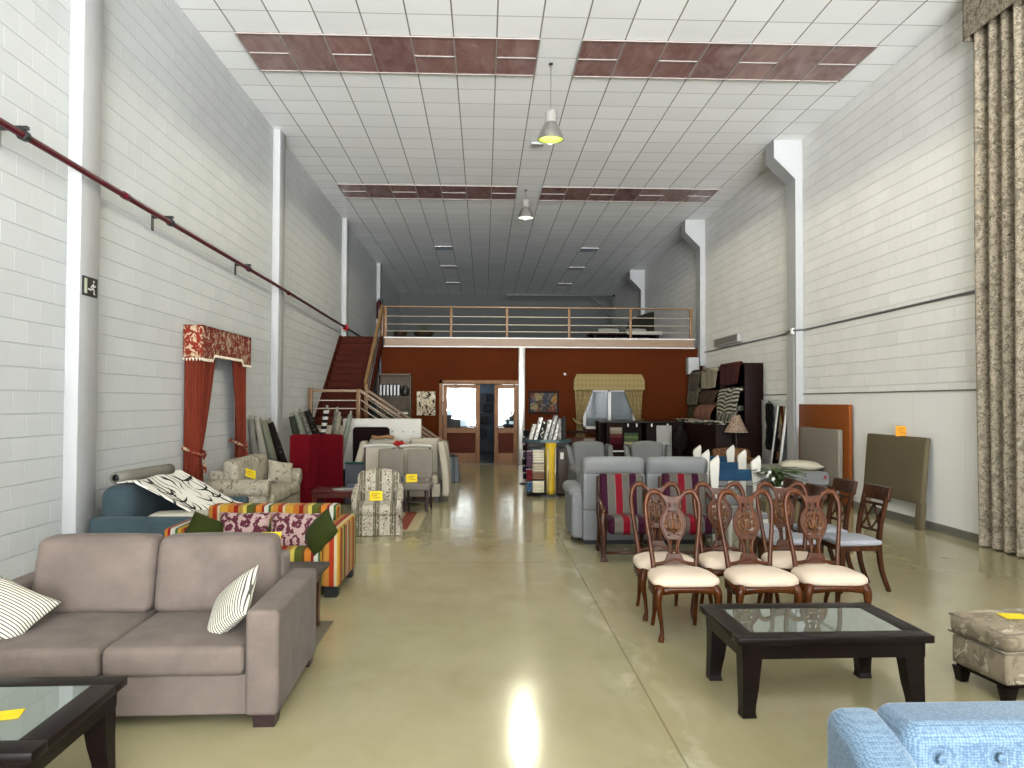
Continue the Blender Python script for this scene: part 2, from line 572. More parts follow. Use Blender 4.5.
# skylight strips let into the ceiling: two per bay, glossy brown sheets
def mk_sky():
    t = NT('brown_skylight_sheet'); v = t.obj(); x, y, z = t.xyz(v)
    a = t.math('DIVIDE', t.math('SUBTRACT', x, .155), .6)
    wn_ = t.n('ShaderNodeTexWhiteNoise')
    t.l(t.comb(t.math('FLOOR', t.math('ADD', a, 100)), 0), wn_.inputs['Vector'])
    n = t.noise(t.scale(v, (3, 1, 1)), 1.6, 5, .65, .8)
    col = t.mix(wn_.outputs[0], C('#5d3a38'), C('#84615c'))
    col = t.mix(t.step(n, .35, .8), col, C('#a18580'))
    return t.fin(col, .22, 0, .6)
SKY = mk_sky()
nsk = 0
for (y0, w, lab) in ((10.62, 1.2, 'near'), (18.0, 1.2, 'far')):
    for (x0, x1, side) in ((-3.445, .755, 'left'), (1.355, 5.555, 'right')):
        o = thing('skylight', '%s brown skylight strip on the %s side of the tiled ceiling' % (lab, side), 'skylight')
        o['kind'] = 'structure'
        del o['category']; del o['label']
        obj('sheet', G().box(x0, x1, y0, y0 + w, H - .012, H - .002), SKY, o)
        g = G()
        n = round((x1 - x0) / .6)
        for k in range(n + 1):
            g.box(x0 + k * .6 - .011, x0 + k * .6 + .011, y0, y0 + w, H - .022, H - .01)
            if k < n and k % 2 == 0:
                g.box(x0 + k * .6, x0 + k * .6 + .6, y0 + w * .5 - .013, y0 + w * .5 + .013, H - .022, H - .01)
        for yy in (y0, y0 + w):
            g.box(x0, x1, yy - .012, yy + .012, H - .022, H - .01)
        obj('glazing_bars', g, plain('grey_bar', '#b5aca6', .4, .02), o)

# ------------------------------------------------------------------ mezzanine and office
MZ = 3.5
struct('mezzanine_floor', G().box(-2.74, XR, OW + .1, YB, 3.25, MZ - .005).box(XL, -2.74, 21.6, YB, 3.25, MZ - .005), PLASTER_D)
struct('wall_office', G().box(-2.74, -1.24, OW, OW + .12, 0, 3.25).box(-1.24, 1.06, OW, OW + .12, 2.32, 3.25).box(-2.85, -2.73, OW, OW + .12, 0, 3.25)
       .box(1.06, 2.78, OW, OW + .12, 0, 3.25).box(2.78, 4.22, OW, OW + .12, 0, .98).box(2.78, 4.22, OW, OW + .12, 2.08, 3.25)
       .box(4.22, XR, OW, OW + .12, 0, 3.25), RUST)
g = G().box(-2.74, 5.86, 21.27, OW + .1, 3.255, 3.47)
struct('trim_fascia', g, BEAM)
struct('trim_fascia_edge', G().box(-2.76, 5.88, 21.25, OW + .1, 3.47, 3.5).box(-2.76, 5.88, 21.25, OW, 3.225, 3.255), WHITE_M)
t = thing('mezzanine_railing', 'pale wood and steel railing along the edge of the upper floor', 'railing', (0, 0, MZ))
for x in (-2.72, -.92, .63, 2.36, 4.08, 5.78):
    obj('post', G().soft(x - .035, x + .035, 21.29, 21.36, 0, .84, .006, seg=1, mid=1), POSTW, t)
obj('top_rail', G().soft(-2.76, 5.82, 21.27, 21.38, .82, .86, .01, seg=1, mid=1), BEAM, t)
for z in (.17, .36, .58):
    obj('rail', G().tube([(-2.72, 21.325, z), (5.78, 21.325, z)], .013, 8), RAILM, t)
# steel column in front of the office wall
struct('column', G().soft(.95, 1.13, 21.2, 21.38, 0, 3.225, .01, seg=1, mid=1), STEEL)

# office behind the glass doors
struct('floor_office', G().box(-2.74, 3.0, OW + .02, 27.4, 0, .004), plain('office_floor', '#7d8790', .25))
g = G().box(-2.9, -2.74, OW + .12, 27.4, 0, 3.25).box(3.0, 3.12, OW + .12, 27.4, 0, 3.25)
g.box(-2.9, -1.75, 27.3, 27.42, 0, 3.25).box(-1.75, 1.6, 27.3, 27.42, 0, .8).box(-1.75, 1.6, 27.3, 27.42, 2.4, 3.25).box(1.6, 3.12, 27.3, 27.42, 0, 3.25).box(-.25, .55, 27.3, 27.42, .8, 2.4)
struct('wall_office_inner', g, plain('office_blue_wall', '#8ba0b4', .7))
def emis(name, col, st):
    t = NT(name)
    t.b.inputs['Base Color'].default_value = (.8, .8, .8, 1)
    t.b.inputs['Emission Color'].default_value = col
    t.b.inputs['Emission Strength'].default_value = st
    return t.m
DAY = emis('daylit_window', (.90, 1, 1, 1), 2.6)
DAY2 = emis('daylit_frosted_window', (.62, .84, .95, 1), .85)
for i, (x0, x1) in enumerate(((-1.72, -.28), (.58, 1.57))):
    w = bpy.data.objects.new('window_%d' % (i + 2), None); COL.objects.link(w); w['kind'] = 'structure'
    obj('frame', G().box(x0, x1, 27.26, 27.3, .8, .86).box(x0, x1, 27.26, 27.3, 2.34, 2.4).box(x0, x0 + .06, 27.26, 27.3, .8, 2.4)
        .box(x1 - .06, x1, 27.26, 27.3, .8, 2.4).box((x0 + x1) / 2 - .03, (x0 + x1) / 2 + .03, 27.26, 27.3, .8, 2.4), WHITE_M, w)
    obj('pane', G().box(x0 + .03, x1 - .03, 27.3, 27.31, 1.7, 2.37), DAY, w)
    obj('pane', G().box(x0 + .03, x1 - .03, 27.3, 27.31, .83, 1.68), DAY2, w)
    obj('transom', G().box(x0, x1, 27.27, 27.3, 1.66, 1.72), WHITE_M, w)
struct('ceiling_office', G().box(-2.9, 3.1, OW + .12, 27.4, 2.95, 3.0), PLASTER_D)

# the glazed double door
def mk_glass():
    t = NT('thin_glass')
    nt = t.t
    tr = t.n('ShaderNodeBsdfTransparent'); gl = t.n('ShaderNodeBsdfGlossy')
    gl.inputs['Roughness'].default_value = .02
    fr = t.n('ShaderNodeFresnel'); fr.inputs[0].default_value = 1.45
    mx = t.n('ShaderNodeMixShader')
    t.l(fr.outputs[0], mx.inputs[0]); t.l(tr.outputs[0], mx.inputs[1]); t.l(gl.outputs[0], mx.inputs[2])
    t.l(mx.outputs[0], nt.nodes['Material Output'].inputs[0])
    return t.m
GLASS = mk_glass()
FRAMEW = wood('door_frame_wood', '#b98e6c', '#94694a', .45, axis=2, spec=.06, k=.42)
DPANEL = wood('door_panel_wood', '#7a3c26', '#5a2818', .5, axis=0, spec=.04)
d = bpy.data.objects.new('door_1', None); COL.objects.link(d); d['kind'] = 'structure'
obj('door_frame', G().soft(-1.24, -1.14, OW - .05, OW + .1, 0, 2.32, .008, seg=1, mid=1).soft(.96, 1.06, OW - .05, OW + .1, 0, 2.32, .008, seg=1, mid=1)
    .soft(-1.24, 1.06, OW - .05, OW + .1, 2.22, 2.32, .008, seg=1, mid=1), FRAMEW, d)
for (x0, x1) in ((-1.13, -.11), (.29, .95)):
    y0, y1 = OW - .02, OW + .03
    lf = obj('door_leaf', G().soft(x0, x0 + .11, y0, y1, .01, 2.2, .006, seg=1, mid=1).soft(x1 - .12, x1, y0, y1, .01, 2.2, .006, seg=1, mid=1)
             .box(x0 + .1, x1 - .1, y0, y1, 2.1, 2.2).box(x0 + .1, x1 - .1, y0, y1, .86, 1.0).box(x0 + .1, x1 - .1, y0, y1, .01, .3), FRAMEW, d)
    obj('pane', G().box(x0 + .1, x1 - .11, OW, OW + .008, .98, 2.12), GLASS, lf)
    obj('lower_panel', G().box(x0 + .1, x1 - .11, OW - .005, OW + .02, .3, .87), DPANEL, lf)
    hx = x1 - .06 if x0 < 0 else x0 + .06
    obj('door_handle', G().tube(cr([(hx, y0 - .005, 1.03), (hx, y0 - .05, 1.03), (hx + (-.1 if x0 < 0 else .1), y0 - .05, 1.03)], 4), .01, 8), STEEL, lf)

# office window with blind, cornice and drapes
wn1 = bpy.data.objects.new('window_1', None); COL.objects.link(wn1); wn1['kind'] = 'structure'
g = G()
for (a, b, c_, d_) in ((2.76, 2.84, .98, 2.08), (4.16, 4.24, .98, 2.08), (3.46, 3.54, .98, 2.08)):
    g.box(a, b, OW - .04, OW + .06, c_, d_)
g.box(2.76, 4.24, OW - .04, OW + .06, .98, 1.05).box(2.76, 4.24, OW - .04, OW + .06, 2.02, 2.08)
obj('window_frame', g, WHITE_M, wn1)
obj('pane', G().box(2.84, 4.16, OW + .0, OW + .008, 1.05, 2.02), GLASS, wn1)
g = G()
for k in range(12):
    z = 1.06 + k * .08
    g.M = Matrix.Translation((3.5, OW + .09, z + .04)) @ Matrix.Rotation(.35, 4, 'X')
    g.box(-.7, .7, -.003, .003, -.045, .045)
g.M = None
obj('blind_slats', g, plain('grey_blind', '#8e9496', .5, .05), wn1)
struct('wall_window_back', G().box(2.78, 4.22, OW + .2, OW + .24, .98, 2.08), plain('dim_room', '#5a6064', .8))
# ------------------------------------------------------------------ staircase
t = thing('staircase', 'dark red wooden staircase climbing along the left wall to the upper floor', 'staircase', (0, 0, 0))
LZ = 1.36
for k in range(12):
    y0 = 18.45 + k * .245; z1 = LZ + (k + 1) * .178
    obj('step', G().soft(XL + .01, -2.83, y0 - .02, y0 + .27, z1 - .04, z1, .008, seg=1, mid=1).box(XL + .01, -2.85, y0, y0 + .02, z1 - .178, z1 - .03), MAHOG, t)
for k in range(7):
    x1 = -2.79 + k * .25; z1 = LZ - (k + 1) * .17
    obj('step', G().soft(x1 - .02, x1 + .27, 17.32, 18.4, z1 - .04, z1, .008, seg=1, mid=1).box(x1, x1 + .02, 17.33, 18.39, z1, z1 + .135), MAHOG, t)
obj('landing', G().soft(XL + .01, -2.77, 17.28, 18.47, LZ - .17, LZ, .01, seg=1, mid=1), MAHOG, t)
CREAMP = plain('cream_panel', '#b9ad97', .6)
obj('side_panel', G().box(XL + .02, -2.8, 17.33, 17.36, 0, LZ - .17).prism([(-2.8, 0), (-2.8, LZ - .2), (-1.1, .03), (-1.1, 0)], 17.34, 17.36, 'y'), CREAMP, t)
obj('stringer', G().prism([(18.2, LZ - .1), (18.2, LZ + .02), (18.42, LZ + .22), (21.1, MZ + .02), (21.4, MZ + .02), (21.4, MZ - .3)], XL + .005, XL + .05, 'x'), MAHOG, t)
obj('stringer', G().prism([(18.45, LZ - .2), (18.45, LZ + .12), (21.35, MZ + .06), (21.35, MZ - .27)], -2.84, -2.8, 'x'), MAHOG, t)
for (x, y, z0, z1) in ((-3.86, 17.32, LZ - .35, 2.02), (-2.8, 17.32, LZ - .2, 2.0), (-2.8, 18.43, LZ - .2, 2.12)):
    obj('post', G().soft(x - .045, x + .045, y - .045, y + .045, z0, z1, .008, seg=1, mid=1), POSTW, t)
obj('handrail', G().soft(-3.86, -2.8, 17.285, 17.355, 1.925, 1.985, .012, seg=2, mid=1), BEAM, t)
for z in (1.56, 1.74):
    obj('rail', G().tube([(-3.86, 17.32, z), (-2.8, 17.32, z)], .014, 8), RAILM, t)
for y in (17.32, 18.43):
    for k, dz in enumerate((0, -.2, -.38)):
        p0 = (-2.79, y, 1.98 + dz + .02 * (y > 18)); p1 = (-.95, y, 1.98 + dz - 1.22)
        if k == 0: obj('handrail', G().bar(p0, p1, .055, .05), BEAM, t)
        else: obj('rail', G().tube([p0, p1], .014, 8), RAILM, t)
obj('handrail', G().bar((-2.82, 18.43, 2.12), (-2.82, 21.33, 4.33), .06, .14), BEAM_Y, t)
for dz in (.25, .5):
    obj('rail', G().tube([(-2.82, 18.43, 2.12 - dz), (-2.82, 21.33, 4.33 - dz)], .013, 8), GREYM, t)
obj('post', G().soft(-2.86, -2.78, 21.3, 21.38, MZ, 4.36, .008, seg=1, mid=1), POSTW, t)

# ------------------------------------------------------------------ furniture builders
def feet(t, pts, m, h=.06, w=.05, taper=.8):
    for x, y in pts:
        g = G(); a = w; b = w * taper
        vs = [(x - b, y - b, 0), (x + b, y - b, 0), (x + b, y + b, 0), (x - b, y + b, 0),
              (x - a, y - a, h), (x + a, y - a, h), (x + a, y + a, h), (x - a, y + a, h)]
        g.add(vs, [(3, 2, 1, 0), (4, 5, 6, 7), (0, 1, 5, 4), (1, 2, 6, 5), (2, 3, 7, 6), (3, 0, 4, 7)])
        obj('foot', g, m, t)

def sofa(name, label, loc, rz, W, D, hs, ha, hb, aw, n, m, fm, bc=.0, bt=.18, cush=.16, roll=False, group=None, fh=.06, cat='sofa', lean=.16, arm_m=None, hump=0.0, br=.03):
    t = thing(name, label, cat, loc, rz, group)
    y0, y1 = -D / 2, D / 2
    iw = W / 2 - aw
    arm_m = arm_m or m
    obj('base', G().soft(-iw - .01, iw + .01, y0 + .03, y1 - .01, fh, hs - cush + .01, .015, seg=2, mid=2), m, t)
    for s in (-1, 1):
        g = G()
        if roll:
            a, b = (iw, iw + aw) if s > 0 else (-iw - aw, -iw)
            g.soft(a + .02 * (s > 0), b - .02 * (s < 0) if False else b, y0 + .03, y1 - .02, fh, ha - aw * .5, .02, seg=2, mid=2)
            r = aw * .62
            cx = (a + b) / 2 + s * .02
            pts = [(cx, y0 + .01, ha - r), (cx, y0 + .02, ha - r)] + [(cx, y0 + .02 + (D - .06) * q / 5, ha - r) for q in range(1, 6)]
            g.tube(pts, [r * .92, r] + [r * (1 + .04 * (q % 2)) for q in range(5)], 18)
        else:
            a, b = (iw, iw + aw) if s > 0 else (-iw - aw, -iw)
            g.soft(a, b, y0, y1, fh, ha, .028, bul=(.004, 0, .006), seg=3, mid=4)
        obj('arm', g, arm_m, t)
    def topf(x, y, z):
        return (x, y, z + (hump * max(0, math.cos(x / max(iw, .1) * PI / 2)) ** 1.2 if z > (hs + hb) / 2 else 0))
    obj('back_frame', G().soft(-iw - .005, iw + .005, y1 - bt, y1, fh, hb, br, seg=3 if br < .05 else 6, mid=8, fn=topf), m, t)
    cw = 2 * iw / n
    for k in range(n):
        a = -iw + cw * k
        obj('seat_cushion', G().soft(a + .004, a + cw - .004, y0 - .012, y1 - bt, hs - cush + .012, hs, .035, bul=(0, .008, .022), seg=3, mid=6), m, t)
        if bc:
            zt = bc; zb = hs + .005
            def fn(x, y, z):
                k2 = (z - zb)
                return (x * (1 - .05 * max(0, k2)), y + k2 * lean - .02, z + (hump * max(0, math.cos(x / max(iw, .1) * PI / 2)) ** 1.2 if z > (zt + zb) / 2 else 0))
            yb = y1 - bt - lean * (hb - zb) * .6
            obj('back_cushion', G().soft(a + .006, a + cw - .006, yb - .17, yb + .03, zb, zt, .05, bul=(.006, .03, .012), seg=3, mid=6, fn=fn), m, t)
    feet(t, [(sx * (W / 2 - .075), sy * (D / 2 - .07)) for sx in (-1, 1) for sy in (-1, 1)], fm, fh + .005, .06, .92)
    return t

def ori(yaw, tilt, roll):
    return (Matrix.Rotation(yaw, 4, 'Z') @ Matrix.Rotation(tilt, 4, 'X') @ Matrix.Rotation(roll, 4, 'Y')).to_euler()
def pillow(name, label, m, w, h, th, loc, rot, group=None, cat='cushion'):
    o = obj(name, G().pillow(w, h, th), m, None, loc, rot)
    return tag(o, label, cat, group)
def card(label, loc, rot, m=None, w=.16, h=.12, group='price cards'):
    g = G().box(-w / 2, w / 2, -.001, .001, -h / 2, h / 2)
    o = thing('price_card', label, 'price card', loc, 0, group, rot)
    obj('card', g, m or YEL, o)
    mk = G()
    for k, (a, b) in enumerate(((-.3, .3), (-.36, .1), (-.2, .34))):
        z = h * (.22 - .2 * k)
        mk.box(a * w, b * w, -.0022, -.001, z - h * .035, z + h * .035)
    obj('handwriting', mk, plain('marker_ink', '#8a5a14', .7), o)
    return o

# ---- near left: grey sofa, its cushions, the glass coffee table
GREY_V = fabric('taupe_velvet', '#8d7e74', .26, 900, .3, .8, 4.5, .3, k=.40)
DKFOOT = plain('dark_foot', '#2b1a18', .4)
SG = (-2.0, 4.64, 0); SGR = .025
sofa('sofa', 'taupe grey velvet two-seat sofa with square arms in the left foreground', SG, SGR, 1.82, 1.06, .43, .615, .74, .175, 2, GREY_V, DKFOOT, bc=.875, bt=.2, cush=.165, lean=.2)
def tick(name, c1, c2, period, axis, thin=.45):
    return stripes(name, [(0, c1), (thin, c2)], period, .85, axis, k=.52)
TICK = tick('ticking_stripe', '#f0ead6', '#5a564e', .017, 2, .62)
pillow('striped_cushion', 'cream cushion with thin black lines at the left end of the grey sofa', TICK, .40, .36, .13, (-2.66, 4.42, .545), ori(.35, -.95, .62), 'thin-striped cushions')
pillow('striped_cushion', 'cream cushion with thin black lines leaning on the right arm of the grey sofa', TICK, .36, .36, .12, (-1.42, 4.44, .565), ori(-1.0, -.62, .75), 'thin-striped cushions')

ESP = wood('espresso_wood', '#2a1d18', '#1a110e', .35, axis=0, spec=.12)
TGL = NT('frosted_table_glass')
TGL.b.inputs['Coat Weight'].default_value = .6
TGL.b.inputs['Coat Roughness'].default_value = .02
TGLASS = TGL.fin(C('#565f56'), .03, 0, .9)
def coffee_table(label, loc, rz, W, D, h, foot=.045):
    t = thing('coffee_table', label, 'coffee table', loc, rz, 'dark coffee tables with glass tops')
    w, d = W / 2, D / 2
    fwid = .115
    g = G()
    for (a, b, c_, e) in ((-w, w, -d, -d + fwid), (-w, w, d - fwid, d), (-w, -w + fwid, -d + fwid, d - fwid), (w - fwid, w, -d + fwid, d - fwid)):
        g.soft(a, b, c_, e, h - .042, h, .006, seg=1, mid=1)
    obj('frame', g, ESP, t)
    obj('glass_top', G().box(-w + fwid - .005, w - fwid + .005, -d + fwid - .005, d - fwid + .005, h - .014, h - .004), TGLASS, t)
    g = G()
    i = .035
    for (a, b, c_, e) in ((-w + i, w - i, -d + i, -d + i + .025), (-w + i, w - i, d - i - .025, d - i), (-w + i, -w + i + .025, -d + i, d - i), (w - i - .025, w - i, -d + i, d - i)):
        g.box(a, b, c_, e, h - .125, h - .04)
    obj('apron', g, ESP, t)
    for sx in (-1, 1):
        for sy in (-1, 1):
            prof = [(.0, .062), (.35, .054), (.75, .042), (.9, .038), (1.0, .046)]
            g = G(); vs = []
            cx, cy = sx * (w - i - .055), sy * (d - i - .055)
            lv = [(h - .045, .055, 0), (h - .14, .053, 0), (h * .35, .044, .0), (.07, .037, .002), (.03, .036, .004), (0, .040, .004)]
            for (z, r, off) in lv:
                ox = cx + sx * (.052 - r + off * .6); oy = cy + sy * (.052 - r + off * .6)
                vs += [(ox - r, oy - r, z), (ox + r, oy - r, z), (ox + r, oy + r, z), (ox - r, oy + r, z)]
            fs = [(3, 2, 1, 0)]
            fs = [(0, 1, 2, 3)]
            for q in range(len(lv) - 1):
                for e in range(4):
                    fs.append((q * 4 + (e + 1) % 4, q * 4 + e, q * 4 + 4 + e, q * 4 + 4 + (e + 1) % 4))
            n = 4 * (len(lv) - 1)
            fs.append((n + 3, n + 2, n + 1, n))
            g.add(vs, fs)
            obj('leg', g, ESP, t)
    return t
coffee_table('dark wooden coffee table with a glass top cut off at the lower left corner', (-2.18, 3.3, 0), .02, 1.05, .80, .43)
coffee_table('dark wooden coffee table with a glass top in front of the cream dining chairs', (1.925, 4.52, 0), .02, 1.10, .72, .445)
card('yellow price card lying on the left glass coffee table', (-1.96, 3.26, .4285), (PI / 2, 0, .3), YEL, .13, .1)

# ---- end table and small rug behind the grey sofa
BRW = wood('chestnut_wood', '#7a4a2c', '#5a3018', .35, axis=2)
GREYW = wood('grey_stained_wood', '#6a5f57', '#4e443e', .45, axis=0)
t = thing('end_table', 'small chestnut end table between the grey sofa and the striped sofa', 'side table', (-1.53, 5.77, -.0))
obj('tabletop', G().soft(-.34, .34, -.3, .3, .44, .475, .008, seg=1, mid=1), GREYW, t)
obj('apron', G().box(-.29, .29, -.25, .25, .365, .44), BRW, t)
for sx in (-1, 1):
    for sy in (-1, 1):
        obj('leg', G().tube([(sx * .25, sy * .21, .42), (sx * .25, sy * .21, .06), (sx * .25, sy * .21, 0)], [.05, .038, .046], 4), BRW, t)
o = obj('magazine', G().soft(-.13, .13, -.1, .1, 0, .012, .003, seg=1, mid=1), WHITE, None, (-1.62, 5.72, .475), (0, 0, .2))
tag(o, 'white magazine lying on the small end table behind the grey sofa', 'magazine')
RUGB = fabric('taupe_rug', '#7d7462', .15, 300, 0, .95, k=.55)
o = obj('floor_mat', G().soft(-1.86, -1.165, 5.36, 6.1, 0, .008, .003, seg=1, mid=1), RUGB)
tag(o, 'small taupe mat on the floor under the chestnut end table', 'rug')

# ---- striped sofa with cushions
SEQ = [(0, '#c98a3c'), (.08, '#b23a1e'), (.15, '#d9c9a0'), (.19, '#d9a43a'), (.31, '#c9762e'), (.40, '#a02a1c'), (.47, '#b08a4a'), (.54, '#e2cc5c'), (.60, '#5c6428'), (.70, '#6a4a24'), (.74, '#e08a36'), (.83, '#9a1e24'), (.87, '#e6e2d2'), (.93, '#4c6a3a'), (.97, '#d9a43a')]
STRP = stripes('multicolour_stripe', SEQ, .62, .8, 'flip', k=.43)
SS = (-2.02, 7.28, 0)
sofa('striped_sofa', 'two-seat sofa in orange, yellow, red and green stripes behind the grey sofa', SS, 0, 1.52, .9, .42, .605, .715, .15, 2, STRP, BLACK, bc=.0, bt=.24, fh=.09)
DAM = NT('damask_plum'); v = DAM.obj()
vv = DAM.voro(DAM.scale(v, (1, .2, 1)), 7.5, 'F1', 0, .4)
ring = DAM.math('ABSOLUTE', DAM.math('SUBTRACT', DAM.math('FRACT', DAM.math('MULTIPLY', DAM.math('ADD', vv, DAM.math('MULTIPLY', DAM.noise(v, 13, 4, .6, .8), .9)), 2.7)), .5))
f = DAM.step(ring, .24, .27)
DAMASK = DAM.fin(DAM.mix(f, C('#8d7670'), C('#42101f')), .8, 0, .2, .1)
GREENP = fabric('moss_velvet', '#56602a', .15, 600, .3, k=.22)
pillow('damask_cushion', 'plum and pink damask cushion at the left on the striped sofa', DAMASK, .46, .34, .14, (-2.16, 7.06, .55), (-.4, 0, .02), 'damask cushions')
pillow('damask_cushion', 'plum and pink damask cushion at the right on the striped sofa', DAMASK, .46, .34, .14, (-1.70, 7.05, .545), (-.4, 0.02, -.02), 'damask cushions')
pillow('green_cushion', 'moss green cushion at the left arm of the striped sofa', GREENP, .33, .33, .13, (-2.47, 6.96, .545), ori(.5, -.6, .5), 'green cushions')
pillow('green_cushion', 'moss green cushion leaning on the right arm of the striped sofa', GREENP, .34, .34, .13, (-1.45, 6.93, .55), ori(-.75, -.5, .6), 'green cushions')
card('yellow price card propped in front of the damask cushions on the striped sofa', (-1.88, 6.93, .50), (-.4, 0, .05), YEL, .17, .12)

# ---- teal sofa along the left wall with draped cloth and a roll
TEAL = fabric('teal_velvet', '#4d5e63', .16, 700, .4, .8, k=.42)
t = sofa('teal_sofa', 'dark teal sofa against the left wall half covered by a printed cloth', (-3.24, 8.32, 0), PI / 2, 1.75, .98, .42, .60, .89, .16, 2, TEAL, DKFOOT, bc=0, bt=.32, fh=.07, br=.13)
LF = NT('leaf_print'); v = LF.obj(); x, y, z = LF.xyz(v)
wv = LF.n('ShaderNodeTexWave'); wv.inputs['Scale'].default_value = 1.7; wv.inputs['Distortion'].default_value = 9; wv.inputs['Detail'].default_value = 1; wv.inputs['Detail Scale'].default_value = 1.4
LF.l(v, wv.inputs['Vector'])
stem_ = LF.step(wv.outputs['Fac'], 2.0, 2.1)
wv2 = LF.n('ShaderNodeTexWave', bands_direction='DIAGONAL'); wv2.inputs['Scale'].default_value = 5.5; wv2.inputs['Distortion'].default_value = 7; wv2.inputs['Detail'].default_value = 0; wv2.inputs['Detail Scale'].default_value = .8
LF.l(v, wv2.inputs['Vector'])
lv_ = LF.math('MULTIPLY', LF.step(wv2.outputs['Fac'], .86, .9), LF.step(LF.noise(v, 2.6, 2), .46, .52))
LEAF = LF.fin(LF.mix(LF.math('MAXIMUM', stem_, lv_), C('#c9c5ba'), C('#161514')), .85, 0, .2)
def drape(u, w):
    # u along the sofa (y), w from the back edge over the seat to the front
    y = 7.72 + 1.24 * u
    prof = [(-3.60, .895), (-3.46, .90), (-3.2, .76), (-3.02, .655), (-2.84, .555), (-2.72, .53), (-2.66, .44), (-2.66, .3)]
    q = w * (len(prof) - 1); k = min(int(q), len(prof) - 2); f = q - k
    x = prof[k][0] + (prof[k + 1][0] - prof[k][0]) * f
    zz = prof[k][1] + (prof[k + 1][1] - prof[k][1]) * f
    y += .10 * w * (1 - u) + .02 * w * u
    return (x + .01 * math.sin(u * 9 + w * 5), y, zz + .010 * math.sin(u * 14 + w * 3) + .014)
o = obj('leaf_print_cloth', G().sheet(drape, 24, 28, .005), LEAF)
tag(o, 'white cloth with black branch print draped over the teal sofa', 'cloth')
INK = plain('black_print', '#161514', .85)
def stroke(g, a, b, c_, w0, w1):
    pts = [(a[0] * (1 - q) ** 2 + 2 * b[0] * q * (1 - q) + c_[0] * q * q, a[1] * (1 - q) ** 2 + 2 * b[1] * q * (1 - q) + c_[1] * q * q) for q in [k / 12 for k in range(13)]]
    def sf_(u, v):
        q = u * 11.999; k = int(q); f = q - k
        p = (pts[k][0] + (pts[k + 1][0] - pts[k][0]) * f, pts[k][1] + (pts[k + 1][1] - pts[k][1]) * f)
        dx, dy = pts[k + 1][0] - pts[k][0], pts[k + 1][1] - pts[k][1]
        l = math.hypot(dx, dy) or 1
        wd_ = (w0 + (w1 - w0) * u) * math.sin(PI * min(1, .12 + u * .9)) ** .5
        uu = min(.995, max(.005, p[0] - dy / l * wd_ * (v - .5))); ww = min(.995, max(.005, p[1] + dx / l * wd_ * (v - .5)))
        r = drape(uu, ww); e1 = drape(min(1, uu + .01), ww); e2 = drape(uu, min(1, ww + .01))
        n_ = (Vector(e1) - Vector(r)).cross(Vector(e2) - Vector(r)); n_ = n_.normalized() if n_.length > 0 else Vector((0, 0, 1))
        if n_.x < 0: n_ = -n_
        return Vector(r) + n_ * .0045
    g.sheet(sf_, 16, 2, .0015)
g = G()
rp = random.Random(5)
for (a, b, c_) in (((.10, .62), (.25, .45), (.22, .12)), ((.50, .98), (.45, .7), (.62, .42)), ((.90, .80), (.82, .5), (.86, .16))):
    stroke(g, a, b, c_, .04, .016)
    for k in range(5):
        q = .15 + .19 * k
        p = (a[0] * (1 - q) ** 2 + 2 * b[0] * q * (1 - q) + c_[0] * q * q, a[1] * (1 - q) ** 2 + 2 * b[1] * q * (1 - q) + c_[1] * q * q)
        for sd in (-1, 1):
            e = (p[0] + sd * rp.uniform(.10, .17), p[1] - rp.uniform(.02, .08))
            stroke(g, p, (p[0] + sd * .06, p[1] + .01), e, .026, .010)
obj('branch_print', g, INK, o)
o = obj('folded_blanket', G().soft(-.3, .3, -.17, .17, 0, .16, .05, bul=(0, 0, .015)), fabric('cream_blanket', '#c9c2b0', k=.6), None, (-3.0, 7.83, .445), (0, 0, .1))
tag(o, 'cream folded blanket on the seat of the teal sofa', 'blanket')
LINEN = fabric('speckled_linen', '#a9a496', .2, 500, .1)
def roll(name, label, m, p0, p1, r, core=True, group=None, cm=None, ext=.07):
    p0 = Vector(p0); p1 = Vector(p1)
    t = thing(name, label, 'fabric roll', p0, 0, group)
    d = p1 - p0
    L = d.length; dn = d / L
    def ring(a, b, rr):
        return [dn * (a + (b - a) * q / 6) for q in range(7)], [rr * (1 + .03 * math.sin(q * 2.1)) for q in range(7)]
    pts, rs = ring(0, L, r)
    obj('rolled_cloth', G().tube(pts, rs, 16), m, t)
    if core:
        obj('cardboard_core', G().tube([dn * (-.001), dn * (L + ext)], r * .45, 12), cm or plain('cardboard', '#8a8378', .8), t)
    else:
        obj('hollow_end_shade', G().tube([dn * (-.004), dn * .01], r * .6, 12), BLACK, t)  # black disc stands in for the shade inside the hollow end
    return t
roll('cloth_roll', 'grey speckled cloth roll lying on top of the teal sofa back', LINEN, (-3.62, 7.74, .955), (-3.5, 8.75, .955), .062, False)

# ---- curtain display on the left wall
TERRA = fabric('terracotta_satin', '#a5442c', .16, 800, .4, .6, 6, k=.27)
TERP = print_fabric('terracotta_floral', '#8a2f22', [('#cdb492', 8, .53), ('#5a3022', 13, .60), ('#d9c9ac', 20, .62)], k=.5)
GOLDF = plain('gold_fringe', '#e0d0b8', .7, .15, 30, k=.75)
t = thing('curtain_display', 'terracotta curtains under a floral pelmet on the left wall', 'curtain', (XL, 10.24, 0))
g = G()
def pelm(u, v):
    L = 2.13; P = .24
    s = u * (L + 2 * P)
    if s < P: x, y = s, 0
    elif s < P + L: x, y = P, s - P
    else: x, y = P - (s - P - L), L
    k = max(0, min(1, (y - .42) / .04)) * max(0, min(1, (L - .42 - y) / .04))
    zb = 2.27 + .07 * k
    return (x + .004, y, zb + (2.72 - zb) * v)
g.sheet(pelm, 80, 6, .02)
g.box(.004, .24, 0, 2.13, 2.69, 2.71)
obj('pelmet', g, TERP, t)
g = G()
